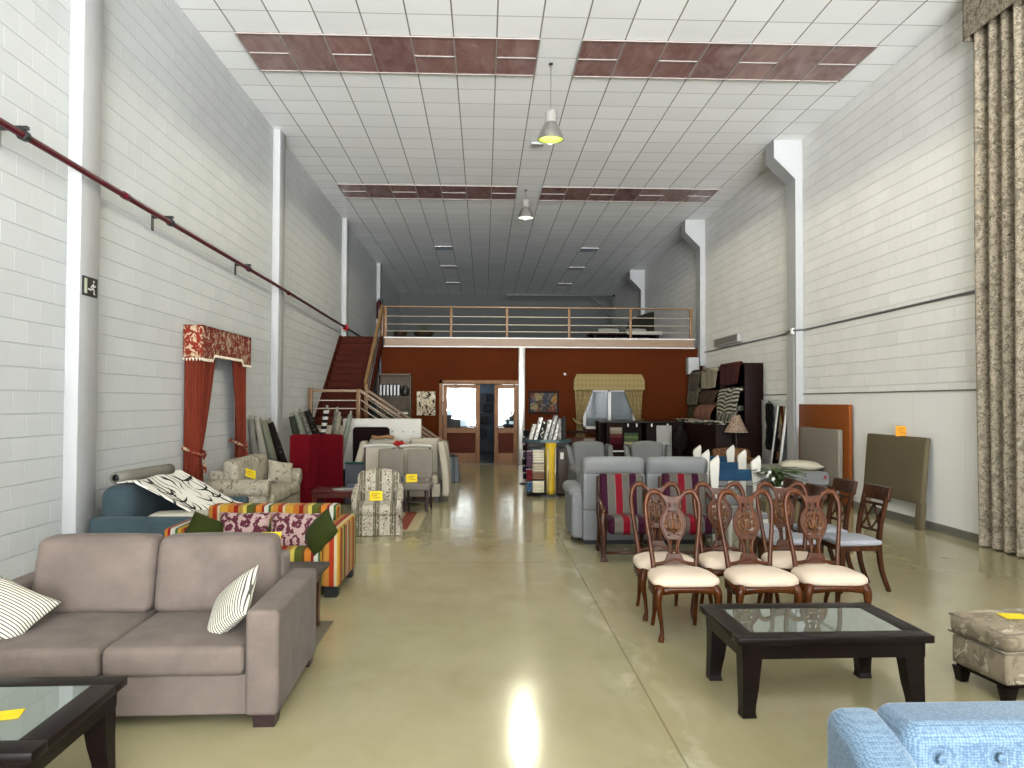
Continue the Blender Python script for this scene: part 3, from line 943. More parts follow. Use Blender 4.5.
for i in range(62):
    u = i / 61.
    p = pelm(u, 0)
    g.tube([(p[0] + .008, p[1] - (.012 if u < .1 else 0), p[2] + .01), (p[0] + .008, p[1] - (.012 if u < .1 else 0), p[2] - .028)], [.016, .004], 5)
g.tube([(lambda q: (q[0] + .006, q[1], q[2] + .006))(pelm(k / 120, 0)) for k in range(121)], .009, 6)
obj('tassel_fringe', g, GOLDF, t)
for nm, yo, yi, zt in (('near', .02, .78, .98), ('far', 2.11, 1.50, 1.0)):
    sg = 1 if yi > yo else -1
    def cf(u, v, yo=yo, yi=yi, zt=zt, sg=sg):
        z = 2.42 - v * 2.40
        k = max(0, min(1, 1 - abs(z - zt) / 1.45)) ** 1.2 if z > zt else max(0, 1 - (zt - z) / 1.7)
        inner = yi + (yo + sg * .24 - yi) * k
        if u < .28:
            x = .015 + .17 * (u / .28); y = yo + sg * .02
            nx, ny = 0, -sg
        else:
            q = (u - .28) / .72
            x = .185 - .03 * q; y = yo + sg * .02 + (inner - yo - sg * .02) * q
            nx, ny = 1, 0
        w = .026 * math.sin(u * 2 * PI * 9 + z * .25) * (1 - .45 * k) + .008 * math.sin(u * 37 + z * 2)
        return (max(.008, x + nx * w), y + ny * abs(w), z)
    obj('drape', G().sheet(cf, 110, 24, .006), TERRA, t)
    c = yo + sg * .13
    w = .13
    g = G()
    g.tube(cr([(.02, c - w - .06, zt + .13), (.17, c - w, zt + .05), (.235, c, zt), (.19, c + w, zt + .05), (.02, c + w + .03, zt + .14)], 5), .022, 8)
    g.tube(cr([(.235, c, zt), (.24, c + .02, zt - .12), (.24, c + .03, zt - .22)], 4), [.014] * 4 + [.026] * 5, 8)
    obj('tieback', g, TERP, t)

# ---- floral sofa
FLOR = print_fabric('sprig_print', '#b3a994', [('#7f7565', 10, .57), ('#cfc6b2', 13, .60), ('#6f6455', 26, .66)], k=.58)
sofa('floral_sofa', 'pale floral sofa with rolled arms under the terracotta curtains', (-3.31, 11.42, 0), PI / 2, 1.95, .86, .45, .66, .76, .2, 2, FLOR, DKFOOT, bc=.90, bt=.2, roll=True, lean=.1, hump=.0)
pillow('floral_cushion', 'floral cushion at the far arm of the floral sofa', FLOR, .42, .36, .15, (-3.12, 11.98, .62), (-.3, .2, .75))
card('yellow price card on the back cushion of the floral sofa', (-3.29, 11.0, .70), (-.35, .35, .9), YEL, .2, .12)
# ------------------------------------------------------------------ fabric rolls against the left wall
CLOTHS = {
 'a': fabric('roll_grey', '#8b887c', .15), 'b': fabric('roll_cream', '#b3ad9c', .12), 'c': fabric('roll_sage', '#8a8b76', .18),
 'd': print_fabric('roll_black_dots', '#211a18', [('#c9bfae', 24, .66)]), 'e': fabric('roll_moss', '#4b4e42', .2),
 'f': fabric('roll_pale_green', '#9aa08e', .15), 'g': print_fabric('roll_dark_print', '#2a2622', [('#8d8a7c', 16, .6)]),
 'h': stripes('roll_zebra_bands', [(0, '#141414'), (.5, '#dcd8cc')], .11, .8, 2), 'i': print_fabric('roll_grey_print', '#7a776c', [('#b9b4a4', 18, .56), ('#4a4840', 24, .62)]),
 'j': print_fabric('roll_floral', '#a39c86', [('#5e5a48', 15, .58)])}
GRP = 'fabric rolls leaning by the left wall'
for (m, y, x1, x0, z1, r, lab) in (
        ('a', 12.62, -3.86, -3.62, 1.42, .055, 'grey fabric roll leaning nearest the far terracotta drape'),
        ('b', 12.84, -3.84, -3.45, 1.40, .06, 'cream fabric roll leaning second from the far terracotta drape'),
        ('c', 13.06, -3.82, -3.34, 1.38, .075, 'sage fabric roll leaning between the cream roll and the black dotted roll'),
        ('d', 13.34, -3.80, -3.22, 1.33, .085, 'black fabric roll with small pale dots leaning on the left wall'),
        ('b', 13.72, -3.84, -3.35, 1.35, .05, 'slim cream fabric roll behind the black dotted roll'),
        ('e', 15.2, -3.84, -3.45, 1.42, .06, 'dark moss fabric roll leaning just past the white pilaster'),
        ('f', 15.42, -3.82, -3.25, 1.45, .07, 'pale green fabric roll leaning past the white pilaster'),
        ('i', 15.66, -3.78, -3.12, 1.50, .06, 'grey printed fabric roll leaning past the white pilaster'),
        ('g', 15.92, -3.74, -2.98, 1.52, .075, 'dark printed fabric roll leaning before the stair landing')):
    roll('fabric_roll', lab, CLOTHS[m], (x0, y, .004 + r * .4), (x1 + r + .02, y + .05, z1), r, True, GRP)
for (m, x, y, dx, z1, r, lab) in (
        ('h', -2.98, 13.62, .20, 1.58, .05, 'black and white banded fabric roll rising behind the red folding screen'),
        ('i', -2.84, 13.75, .22, 1.55, .045, 'grey printed fabric roll beside the banded roll behind the red screen'),
        ('j', -2.74, 13.62, .18, 1.46, .05, 'olive floral fabric roll behind the red folding screen'),
        ('f', -2.68, 13.84, .28, 1.48, .045, 'pale green fabric roll rightmost behind the red folding screen')):
    roll('fabric_roll', lab, CLOTHS[m], (x, y, .02), (x + dx, y + .12, z1), r, True, 'fabric rolls behind the red screen')
t = thing('roll_bin', 'dark bin holding fabric rolls behind the red folding screen', 'bin', (-2.82, 13.72, 0))
obj('bin_side', G().box(-.3, .34, -.24, -.22, 0, .5).box(-.3, .34, .26, .28, 0, .5).box(-.32, -.3, -.24, .28, 0, .5).box(.34, .36, -.24, .28, 0, .5), plain('bin_brown', '#3a2c24', .6), t)
obj('bin_base', G().box(-.3, .34, -.22, .26, 0, .015), plain('bin_base', '#2c221c', .6), t)

# ------------------------------------------------------------------ red folding screen
REDF = fabric('crimson_felt', '#7d0c1a', .12, 500, .2, .85, k=.36)
t = thing('folding_screen', 'crimson three-panel folding screen with rounded top corners', 'screen', (-2.76, 12.86, 0))
pts = [(-.43, -.02), (-.16, .04), (-.02, .2), (.05, .06), (.42, 0)]
for (a, b) in (((-.44, 0), (-.13, .06)), ((-.125, .065), (-.01, .3)), ((.0, .3), (.42, .02))):
    p0 = Vector((*a, 0)); p1 = Vector((*b, 0)); L = (p1 - p0).length
    ang = math.atan2(p1.y - p0.y, p1.x - p0.x)
    g = G(); g.M = Matrix.Translation(p0) @ Matrix.Rotation(ang, 4, 'Z')
    c = .05
    poly = [(0, .03), (L, .03), (L, 1.17 - c)] + [(L - c + c * math.cos(q * PI / 8), 1.17 - c + c * math.sin(q * PI / 8)) for q in range(1, 4)] + [(L - c, 1.17), (c, 1.17)] + [(c - c * math.sin(q * PI / 8), 1.17 - c + c * math.cos(q * PI / 8)) for q in range(1, 4)] + [(0, 1.17 - c)]
    g.prism(poly, -.018, .018, 'y')
    p = obj('panel', g, REDF, t)
    g = G(); g.M = Matrix.Translation(p0) @ Matrix.Rotation(ang, 4, 'Z')
    g.box(.03, .09, -.015, .015, 0, .03).box(L - .09, L - .03, -.015, .015, 0, .03)
    obj('screen_foot', g, BLACK, p)

# ------------------------------------------------------------------ red-brown side table with papers
CHER = wood('cherry_wood', '#7c2f1c', '#5c2014', .3, axis=0)
t = thing('side_table', 'low red-brown wooden table between the red screen and the patterned armchair', 'side table', (-2.1, 11.32, 0))
obj('tabletop', G().soft(-.35, .35, -.27, .27, .415, .45, .006, seg=1, mid=1), CHER, t)
obj('apron', G().box(-.33, .33, -.25, .25, .345, .415), CHER, t)
for sx in (-1, 1):
    for sy in (-1, 1):
        obj('leg', G().box(sx * .3 - .03, sx * .3 + .03, sy * .22 - .03, sy * .22 + .03, 0, .36), CHER, t)
o = obj('brochure', G().soft(-.15, .15, -.11, .11, 0, .008, .002, seg=1, mid=1), print_fabric('brochure_print', '#d9d6cf', [('#7f8aa0', 12, .58)]), None, (-2.02, 11.24, .45), (0, 0, .25))
tag(o, 'white printed brochure lying on the low red-brown table', 'brochure')
o = obj('folded_napkin', G().soft(-.1, .1, -.08, .08, 0, .05, .02), fabric('lilac_cloth', '#7c7c94'), None, (-1.9, 11.46, .45), (0, 0, -.2))
tag(o, 'small lilac folded cloth at the back of the low red-brown table', 'cloth')

# ------------------------------------------------------------------ patterned slipper armchair
t0 = NT('floral_stripe'); v = t0.obj(); c_ = flip(t0, v)
CF = lambda h: C(h, .5)
fr_ = t0.math('FRACT', t0.math('ADD', t0.math('DIVIDE', c_, .215), 10.5))
bands = t0.ramp(fr_, [(0, CF('#c9c0aa')), (.30, CF('#6f6650')), (.36, CF('#8d836b')), (.42, CF('#5d5440')), (.50, CF('#9a917a')), (.56, CF('#5a503c')), (.62, CF('#857a62')), (.70, CF('#c9c0aa'))])
pr = t0.step(t0.noise(v, 26, 4, .6, 1.5), .54, .57)
inb = t0.math('MAXIMUM', t0.math('LESS_THAN', fr_, .24), t0.math('GREATER_THAN', fr_, .76))
col = t0.mix(t0.math('MULTIPLY', pr, inb), bands, CF('#6a3a20'))
col = t0.mix(t0.math('MULTIPLY', t0.step(t0.noise(v, 34, 3), .6, .63), .7), col, CF('#cfc6b2'))
FSTR = t0.fin(col, .85, 0, .2, .1)
t = thing('patterned_armchair', 'small floral striped armchair with a pleated skirt beside the aisle', 'armchair', (-1.4, 10.3, 0), .08)
def skirt(u, w):
    a = u * 4
    hw, hd = .29, .33
    k = int(min(a, 3.999)); f = a - k
    cs = [(-hw, -hd), (hw, -hd), (hw, hd), (-hw, hd)]
    p, q = cs[k], cs[(k + 1) % 4]
    x = p[0] + (q[0] - p[0]) * f; y = p[1] + (q[1] - p[1]) * f
    fl = 1 + .10 * w
    wob = .012 * math.sin(u * 2 * PI * 34) * w
    l = math.hypot(x, y)
    return (x * fl + x / l * wob, y * fl + y / l * wob, .19 - .185 * w)
obj('skirt', G().sheet(skirt, 192, 6, .006), FSTR, t)
obj('base', G().soft(-.285, .285, -.325, .33, .08, .27, .03), FSTR, t)
obj('seat_cushion', G().soft(-.27, .27, -.345, .2, .24, .385, .06, bul=(0, .02, .03), seg=4, mid=6), FSTR, t)
def backf(x, y, z):
    k = (z - .2) / .6
    return (x * (1 - .16 * max(0, k - .55)), y + .12 * max(0, k) ** 1.2 + .35 * (abs(x) / .3) ** 2 * -.12, z + .05 * math.cos(x / .3 * PI / 2))
obj('backrest', G().soft(-.3, .3, .14, .27, .2, .76, .06, bul=(0, .02, 0), seg=4, mid=8, fn=backf), FSTR, t)
for s in (-1, 1):
    g = G()
    g.tube(cr([(s * .275, .2, .56), (s * .285, .05, .50), (s * .285, -.1, .45), (s * .28, -.2, .40), (s * .275, -.22, .3)], 4), [.055] * 10 + [.05] * 7, 12)
    g.soft(s * .28 - .04, s * .28 + .04, -.2, .22, .15, .46, .03)
    obj('arm', g, FSTR, t)
card('yellow price card leaning on the backrest of the floral striped armchair', (-1.42, 10.27, .47), (-.25, 0, .08), YEL, .17, .13)

# ------------------------------------------------------------------ rug with a red stripe
t1 = NT('rug_weave'); v = t1.obj(); x, y, z = t1.xyz(v)
inr = t1.math('MULTIPLY', t1.math('LESS_THAN', x, .40), t1.math('GREATER_THAN', x, .24))
brd = t1.math('MAXIMUM', t1.math('GREATER_THAN', t1.math('ABSOLUTE', y), .84), t1.math('GREATER_THAN', x, .54))
col = t1.mix(inr, C('#94876a'), C('#6d2a22'))
col = t1.mix(brd, col, C('#7d7860'))
col = t1.mix(t1.math('MULTIPLY', t1.noise(v, 120, 3), .35), col, C('#5f553f'))
t1.bump(t1.noise(v, 220, 2), .4, .004)
RUG = t1.fin(col, .95, 0, .1)
o = obj('area_rug', G().soft(-.6, .56, -.88, .88, 0, .012, .004, seg=1, mid=2), RUG, None, (-1.42, 11.2, 0), (0, 0, 0))
tag(o, 'beige rug with a dark red stripe in front of the taupe chairs', 'rug')

# ------------------------------------------------------------------ headboards and cream furniture at the left back
CREAM = fabric('cream_upholstery', '#b7ad9a', .07, 600, .15, k=.55)
WLEA = plain('ivory_leather', '#bdb9ad', .5, .04, k=.62)
MAR = fabric('dark_maroon_velvet', '#231012', .15, 600, .4)
t = thing('tufted_headboard', 'wide ivory button-tufted headboard standing in front of the stairs', 'headboard', (-1.9, 14.52, 0))
obj('panel', G().soft(-.73, .73, -.05, .05, .3, 1.40, .02, seg=2, mid=8, bul=(0, .012, 0)), WLEA, t)
for r_ in range(2):
    for k in range(7):
        obj('button', G().soft(-.6 + k * .2 - .014, -.6 + k * .2 + .014, -.072, -.052, 1.16 - .22 * r_ - .014, 1.16 - .22 * r_ + .014, .008, seg=2, mid=1), plain('ivory_button', '#8e8a80', .5), t)
for s in (-1, 1):
    obj('leg', G().box(s * .6 - .03, s * .6 + .03, -.02, .02, 0, .32), DKFOOT, t)
t = thing('maroon_headboard', 'dark maroon rounded headboard leaning before the ivory headboard', 'headboard', (-2.06, 14.22, 0))
c = .06
poly = [(-.33, .25), (.33, .25), (.33, 1.25 - c)] + [(.33 - c + c * math.cos(q * PI / 8), 1.25 - c + c * math.sin(q * PI / 8)) for q in range(1, 5)] + [(-.33 + c - c * math.sin(q * PI / 8), 1.25 - c + c * math.cos(q * PI / 8)) for q in range(0, 5)]
obj('panel', G().prism(poly, -.035, .035, 'y'), MAR, t)
obj('panel_front', G().soft(-.30, .30, -.05, -.03, .28, 1.2, .015, bul=(0, .01, 0)), MAR, t)
for s in (-1, 1):
    obj('leg', G().box(s * .27 - .025, s * .27 + .025, -.02, .02, 0, .26), DKFOOT, t)

# cream winged loveseat facing the camera
t = thing('winged_loveseat', 'cream winged two-seat sofa at the left before the ivory headboard', 'sofa', (-1.42, 13.6, 0))
obj('base', G().soft(-.68, .68, -.42, .42, .1, .32, .02), CREAM, t)
for k in (-1, 1):
    obj('seat_cushion', G().soft(min(0, k * .64) + .005, max(0, k * .64) - .005, -.43, .2, .3, .46, .04, bul=(0, .01, .02)), CREAM, t)
    obj('back_cushion', G().soft(k * .36 - .26, k * .36 + .26, .12, .30, .45, 1.06, .05, bul=(0, .03, .01), fn=lambda x, y, z: (x, y + (z - .45) * .15, z)), CREAM, t)
    g = G()
    def wing(x, y, z, k=k):
        q = max(0, (z - .5) / .5)
        return (x + k * .04 - k * q * .10 * (1 if y < 0 else .5), y + q * .30 * (y < .1), z)
    g.soft(k * .73 - .06, k * .73 + .06, -.4, .4, .1, 1.02, .04, fn=wing)
    obj('wing_arm', g, CREAM, t)
obj('back_frame', G().soft(-.7, .7, .28, .44, .1, .98, .03), CREAM, t)
feet(t, [(sx * .62, sy * .36) for sx in (-1, 1) for sy in (-1, 1)], DKFOOT, .11, .03)
o = obj('orange_throw', G().soft(-.2, .2, -.11, .11, 0, .05, .02, fn=lambda x, y, z: (x, y, z + .012 * math.sin(x * 20))), fabric('peach_cloth', '#b98a5e'), None, (-1.78, 13.86, 1.06 - .035), (0, 0, .1))
o.location = (-1.80, 13.83, 1.062)
tag(o, 'folded peach cloth lying on the left back cushion of the cream loveseat', 'cloth')

# two cream chairs with white rolled top rails in front of the loveseat
def cream_chair(label, loc, rz):
    t = thing('cream_chair', label, 'chair', loc, rz, 'cream chairs with white top rails')
    obj('seat', G().soft(-.24, .24, -.24, .22, .38, .48, .03, bul=(0, 0, .02)), CREAM, t)
    obj('backrest', G().soft(-.23, .23, .18, .23, .5, .95, .015, fn=lambda x, y, z: (x * (.9 + .12 * (z - .5) / .44), y + (z - .5) * .2, z)), CREAM, t)
    obj('top_rail', G().tube(cr([(-.27, .27, .965), (-.15, .295, .98), (0, .30, .985), (.15, .295, .98), (.27, .27, .965)], 5), .026, 10), WLEA, t)
    for s in (-1, 1):
        obj('back_post', G().tube(cr([(s * .22, .24, 0), (s * .21, .2, .25), (s * .21, .2, .46), (s * .24, .28, .965)], 5), .016, 8), DKFOOT, t)
        obj('leg', G().tube([(s * .2, -.2, .4), (s * .2, -.2, 0)], [.02, .013], 8), DKFOOT, t)
    return t
cream_chair('left of two cream chairs with a white rolled top rail behind the taupe chairs', (-1.75, 12.73, 0), .0)
cream_chair('right of two cream chairs with a white rolled top rail behind the taupe chairs', (-1.14, 12.73, 0), -.0)
t = thing('fabric_rose', 'red fabric rose lying between the two cream chair backs', 'fabric flower', (-1.43, 13.045, .96))
g = G()
for k in range(9):
    a = k * 2.4; r_ = .012 + .006 * k
    g.M = Matrix.Rotation(a, 4, 'Z') @ Matrix.Translation((r_, 0, .01 + .004 * (8 - k))) @ Matrix.Rotation(.5 + .06 * k, 4, 'Y')
    g.soft(-.006, .006, -.035 - .002 * k, .035 + .002 * k, 0, .075, .005, seg=2, mid=3)
obj('petals', g, plain('scarlet_cloth', '#a8201a', .7), t)
obj('stem', G().tube(cr([(0, 0, .02), (.02, -.02, -.1), (0, .02, -.2)], 4), .007, 6), plain('dark_ribbon', '#3a1a14', .6), t)
# two taupe dining chairs
TAU = fabric('taupe_linen', '#8a8175', .1, 500, .1, k=.5)
def taupe_chair(label, loc, rz):
    t = thing('taupe_chair', label, 'chair', loc, rz, 'taupe upholstered dining chairs')
    obj('seat', G().soft(-.215, .215, -.23, .21, .35, .45, .03, bul=(0, 0, .018)), TAU, t)
    obj('backrest', G().soft(-.205, .205, .17, .235, .5, .96, .025, bul=(0, .012, 0), fn=lambda x, y, z: (x, y + (z - .5) * .16, z)), TAU, t)
    for s in (-1, 1):
        obj('leg', G().tube([(s * .18, -.19, .36), (s * .175, -.19, 0)], [.026, .018], 4), DKFOOT, t)
        obj('leg', G().tube(cr([(s * .18, .3, 0), (s * .18, .22, .2), (s * .18, .19, .42), (s * .18, .225, .56)], 4), .024, 4), DKFOOT, t)
    obj('stretcher', G().box(-.17, .17, -.01, .01, .14, .165).box(-.19, -.165, -.19, .24, .14, .165).box(.165, .19, -.19, .24, .14, .165), DKFOOT, t)
    return t
taupe_chair('left of two taupe upholstered chairs, partly behind the patterned armchair', (-1.46, 12.16, 0), .06)
taupe_chair('right of two taupe upholstered chairs, with a yellow card on its seat', (-1.03, 12.16, 0), -.05)
card('yellow price card propped on the seat of the right taupe chair', (-1.12, 12.1, .525), (-.3, 0, .1), YEL, .17, .13)
# grey box seat with teal rim
t = thing('storage_bench', 'grey upholstered box with a teal rim beside the red screen', 'box', (-2.06, 13.07, 0))
obj('box_body', G().soft(-.25, .25, -.09, .09, 0, .67, .012, seg=2, mid=2), fabric('slate_cloth', '#6b6d72'), t)
obj('rim', G().soft(-.26, .26, -.1, .1, .67, .695, .008, seg=1, mid=1), fabric('teal_rim', '#2e5f54'), t)
# skirted round table
t = thing('skirted_table', 'small round table under a long grey cloth near the office door', 'table', (-.80, 16.65, 0))
def skt(u, w):
    a = u * 2 * PI
    r_ = .24 + .06 * w + .018 * math.sin(a * 13) * w
    return (r_ * math.cos(a), r_ * math.sin(a), .56 - .55 * w)
obj('long_cloth', G().sheet(skt, 96, 8, .006), stripes('grey_broad_stripe', [(0, '#5c6064'), (.5, '#7d8084')], .13, .9, 0, k=.6), t)
obj('tabletop', G().lathe([(.0, .54), (.25, .54), (.25, .565), (0, .565)], 28), fabric('grey_top', '#5c6064'), t)
o = obj('patterned_runner', G().soft(-.2, .2, -.16, .16, 0, .03, .012, fn=lambda x, y, z: (x, y, z + .01 * math.sin(x * 25) - .0)), print_fabric('red_white_print', '#b9a49c', [('#7a2a30', 18, .52)]), None, (-.80, 16.65, .575), (0, 0, .2))
tag(o, 'red and white patterned cloth on top of the skirted round table', 'cloth')

# ------------------------------------------------------------------ bookshelf with binders, picture on the office wall
OAKG = wood('greige_oak', '#9a8a76', '#7d6d5c', .5, axis=2, spec=.05)
t = thing('bookcase', 'greige open bookcase against the rust wall beside the stairs', 'bookcase', (-2.44, 21.2, 0))
obj('carcass', G().box(-.45, -.42, -.18, .18, 0, 2.46).box(.42, .45, -.18, .18, 0, 2.46).box(-.45, .45, -.18, .18, 2.43, 2.48).box(-.42, .42, .165, .18, 0, 2.43), OAKG, t)
for z in (.1, .55, 1.0, 1.38, 1.86):
    obj('shelf', G().box(-.42, .42, -.17, .165, z - .025, z), OAKG, t)
BIND = plain('binder_white', '#d9d9d9', .5); BINB = plain('binder_black', '#1a1a1c', .5)
for k in range(6):
    x = -2.80 + k * .095
    b = thing('ring_binder', 'black ring binder with a white spine on the greige bookcase', 'binder', (x, 21.16, 1.8605), 0, 'ring binders on the bookcase')
    obj('cover', G().box(-.036, .036, -.14, .14, 0, .33), BINB, b)
    obj('spine_label', G().box(-.023, .023, -.1425, -.14, .03, .31), BIND, b)
o = obj('dark_vase', G().lathe([(0, 0), (.07, 0), (.11, .08), (.12, .16), (.08, .24), (.05, .28), (.06, .3), (.0, .3)], 20), plain('dark_glaze', '#2a2824', .3), None, (-2.16, 21.14, 1.8605))
tag(o, 'dark round vase at the right of the ring binders', 'vase')
o = obj('paper_stack', G().soft(-.14, .14, -.1, .1, 0, .05, .004, seg=1, mid=1), WHITE, None, (-2.2, 21.14, 1.381))
tag(o, 'white paper stack on the lower shelf of the greige bookcase', 'papers')
t = thing('wall_picture', 'black, white and tan abstract picture on the rust wall left of the door', 'picture', (-1.6, OW - .002, 1.34))
obj('canvas', G().box(-.255, .255, -.03, 0, 0, .66), print_fabric('abstract_ink', '#b9ab8e', [('#e0d8c4', 5, .51), ('#16140f', 6, .55), ('#8a6a42', 8, .60)], k=.6), t)

# ------------------------------------------------------------------ fire pipe, brackets, sign, extinguisher
t = thing('fire_pipe', 'long dark red fire water pipe running along the left wall', 'pipe', (0, 0, 0))
obj('pipe_run', G().tube([(-3.735, -13.9, 4.05), (-3.735, 6.0, 3.865), (-3.735, 8.4, 3.84), (-3.735, 14, 3.80), (-3.735, 23.6, 3.67)], .03, 12), PIPE, t)
for y in (6.33, 9.25, 12.3):
    z = 3.865 - (y - 6) * .0083
    br = obj('bracket', G().box(-3.948, -3.70, y - .02, y + .02, z + .045, z + .075).box(-3.948, -3.94, y - .03, y + .03, z - .1, z + .1), DARKM, t)
    obj('clamp', G().tube([(-3.735, y - .03, z - .0), (-3.735, y + .03, z)], .045, 12).box(-3.742, -3.728, y - .012, y + .012, z + .03, z + .05), DARKM, t)
for y in (8.1, 14.8, 20.6):
    z = 3.865 - (y - 6) * .0095
    obj('coupling', G().tube([(-3.735, y - .06, z), (-3.735, y + .06, z)], .038, 12), PIPE, t)
t = thing('alarm_valve', 'small bright red valve wheel on the fire pipe above the stairs', 'valve', (-3.735, 21.0, 3.71))
obj('valve_body', G().tube([(0, -.1, 0), (0, .1, 0)], .06, 14), RED, t)
obj('hand_wheel', G().tube([(.07 * math.cos(a * PI / 8), -.13, .07 * math.sin(a * PI / 8)) for a in range(16)], .014, 6, closed=True).bar((-.07, -.13, 0), (.07, -.13, 0), .02).tube([(0, -.14, 0), (0, 0, 0)], .02, 8), RED, t)
t = thing('exit_sign', 'small black emergency exit sign with a white running figure on the left pilaster', 'sign', (XL + .127, 7.575, 2.725))
obj('sign_plate', G().box(0, .012, -.135, .135, 0, .185), BLACK, t)
g = G()
g.box(.012, .0135, -.115, -.065, .02, .165)
obj('door_mark', g, plain('glow_paint', '#c9ccb4', .6), t)
g = G()
def seg(p, q, w):
    p = Vector((.0128, *p)); q = Vector((.0128, *q))
    dd = (q - p).normalized(); nn = Vector((0, -dd.z, dd.y)) * w / 2
    pts = [p - nn, p + nn, q + nn, q - nn]
    a = [(x_ - .0008, y_, z_) for x_, y_, z_ in pts] + [(x_ + .0008, y_, z_) for x_, y_, z_ in pts]
    g.add(a, [(0, 1, 2, 3), (7, 6, 5, 4), (0, 4, 5, 1), (1, 5, 6, 2), (2, 6, 7, 3), (3, 7, 4, 0)])
seg((.05, .128), (.045, .085), .022)
g.lathe([(0, 0), (.013, 0), (.013, .0016), (0, .0016)], 12, (0, 0, 0)) if False else None
seg((.058, .14), (.062, .158), .022)
seg((.05, .12), (.015, .10), .011); seg((.015, .10), (.005, .08), .010)
seg((.05, .12), (.08, .10), .011); seg((.08, .10), (.1, .115), .010)
seg((.045, .088), (.07, .06), .014); seg((.07, .06), (.062, .03), .013); seg((.062, .03), (.085, .03), .011)
seg((.045, .088), (.02, .065), .014); seg((.02, .065), (-.045, .068), .013)
obj('running_figure', g, WHITE, t)
t = thing('extinguisher', 'dark fire extinguisher hung on the wall above the top of the stairs', 'extinguisher', (-3.86, 28.3, 4.75))
obj('cylinder', G().lathe([(0, 0), (.09, .0), (.1, .03), (.1, .55), (.07, .64), (.03, .68), (0, .68)], 18), plain('dark_red_steel', '#3a1014', .35), t)
obj('valve_head', G().soft(-.03, .12, -.03, .03, .67, .74, .01).tube(cr([(.05, 0, .7), (.13, 0, .66), (.13, 0, .3)], 4), .015, 8), BLACK, t)
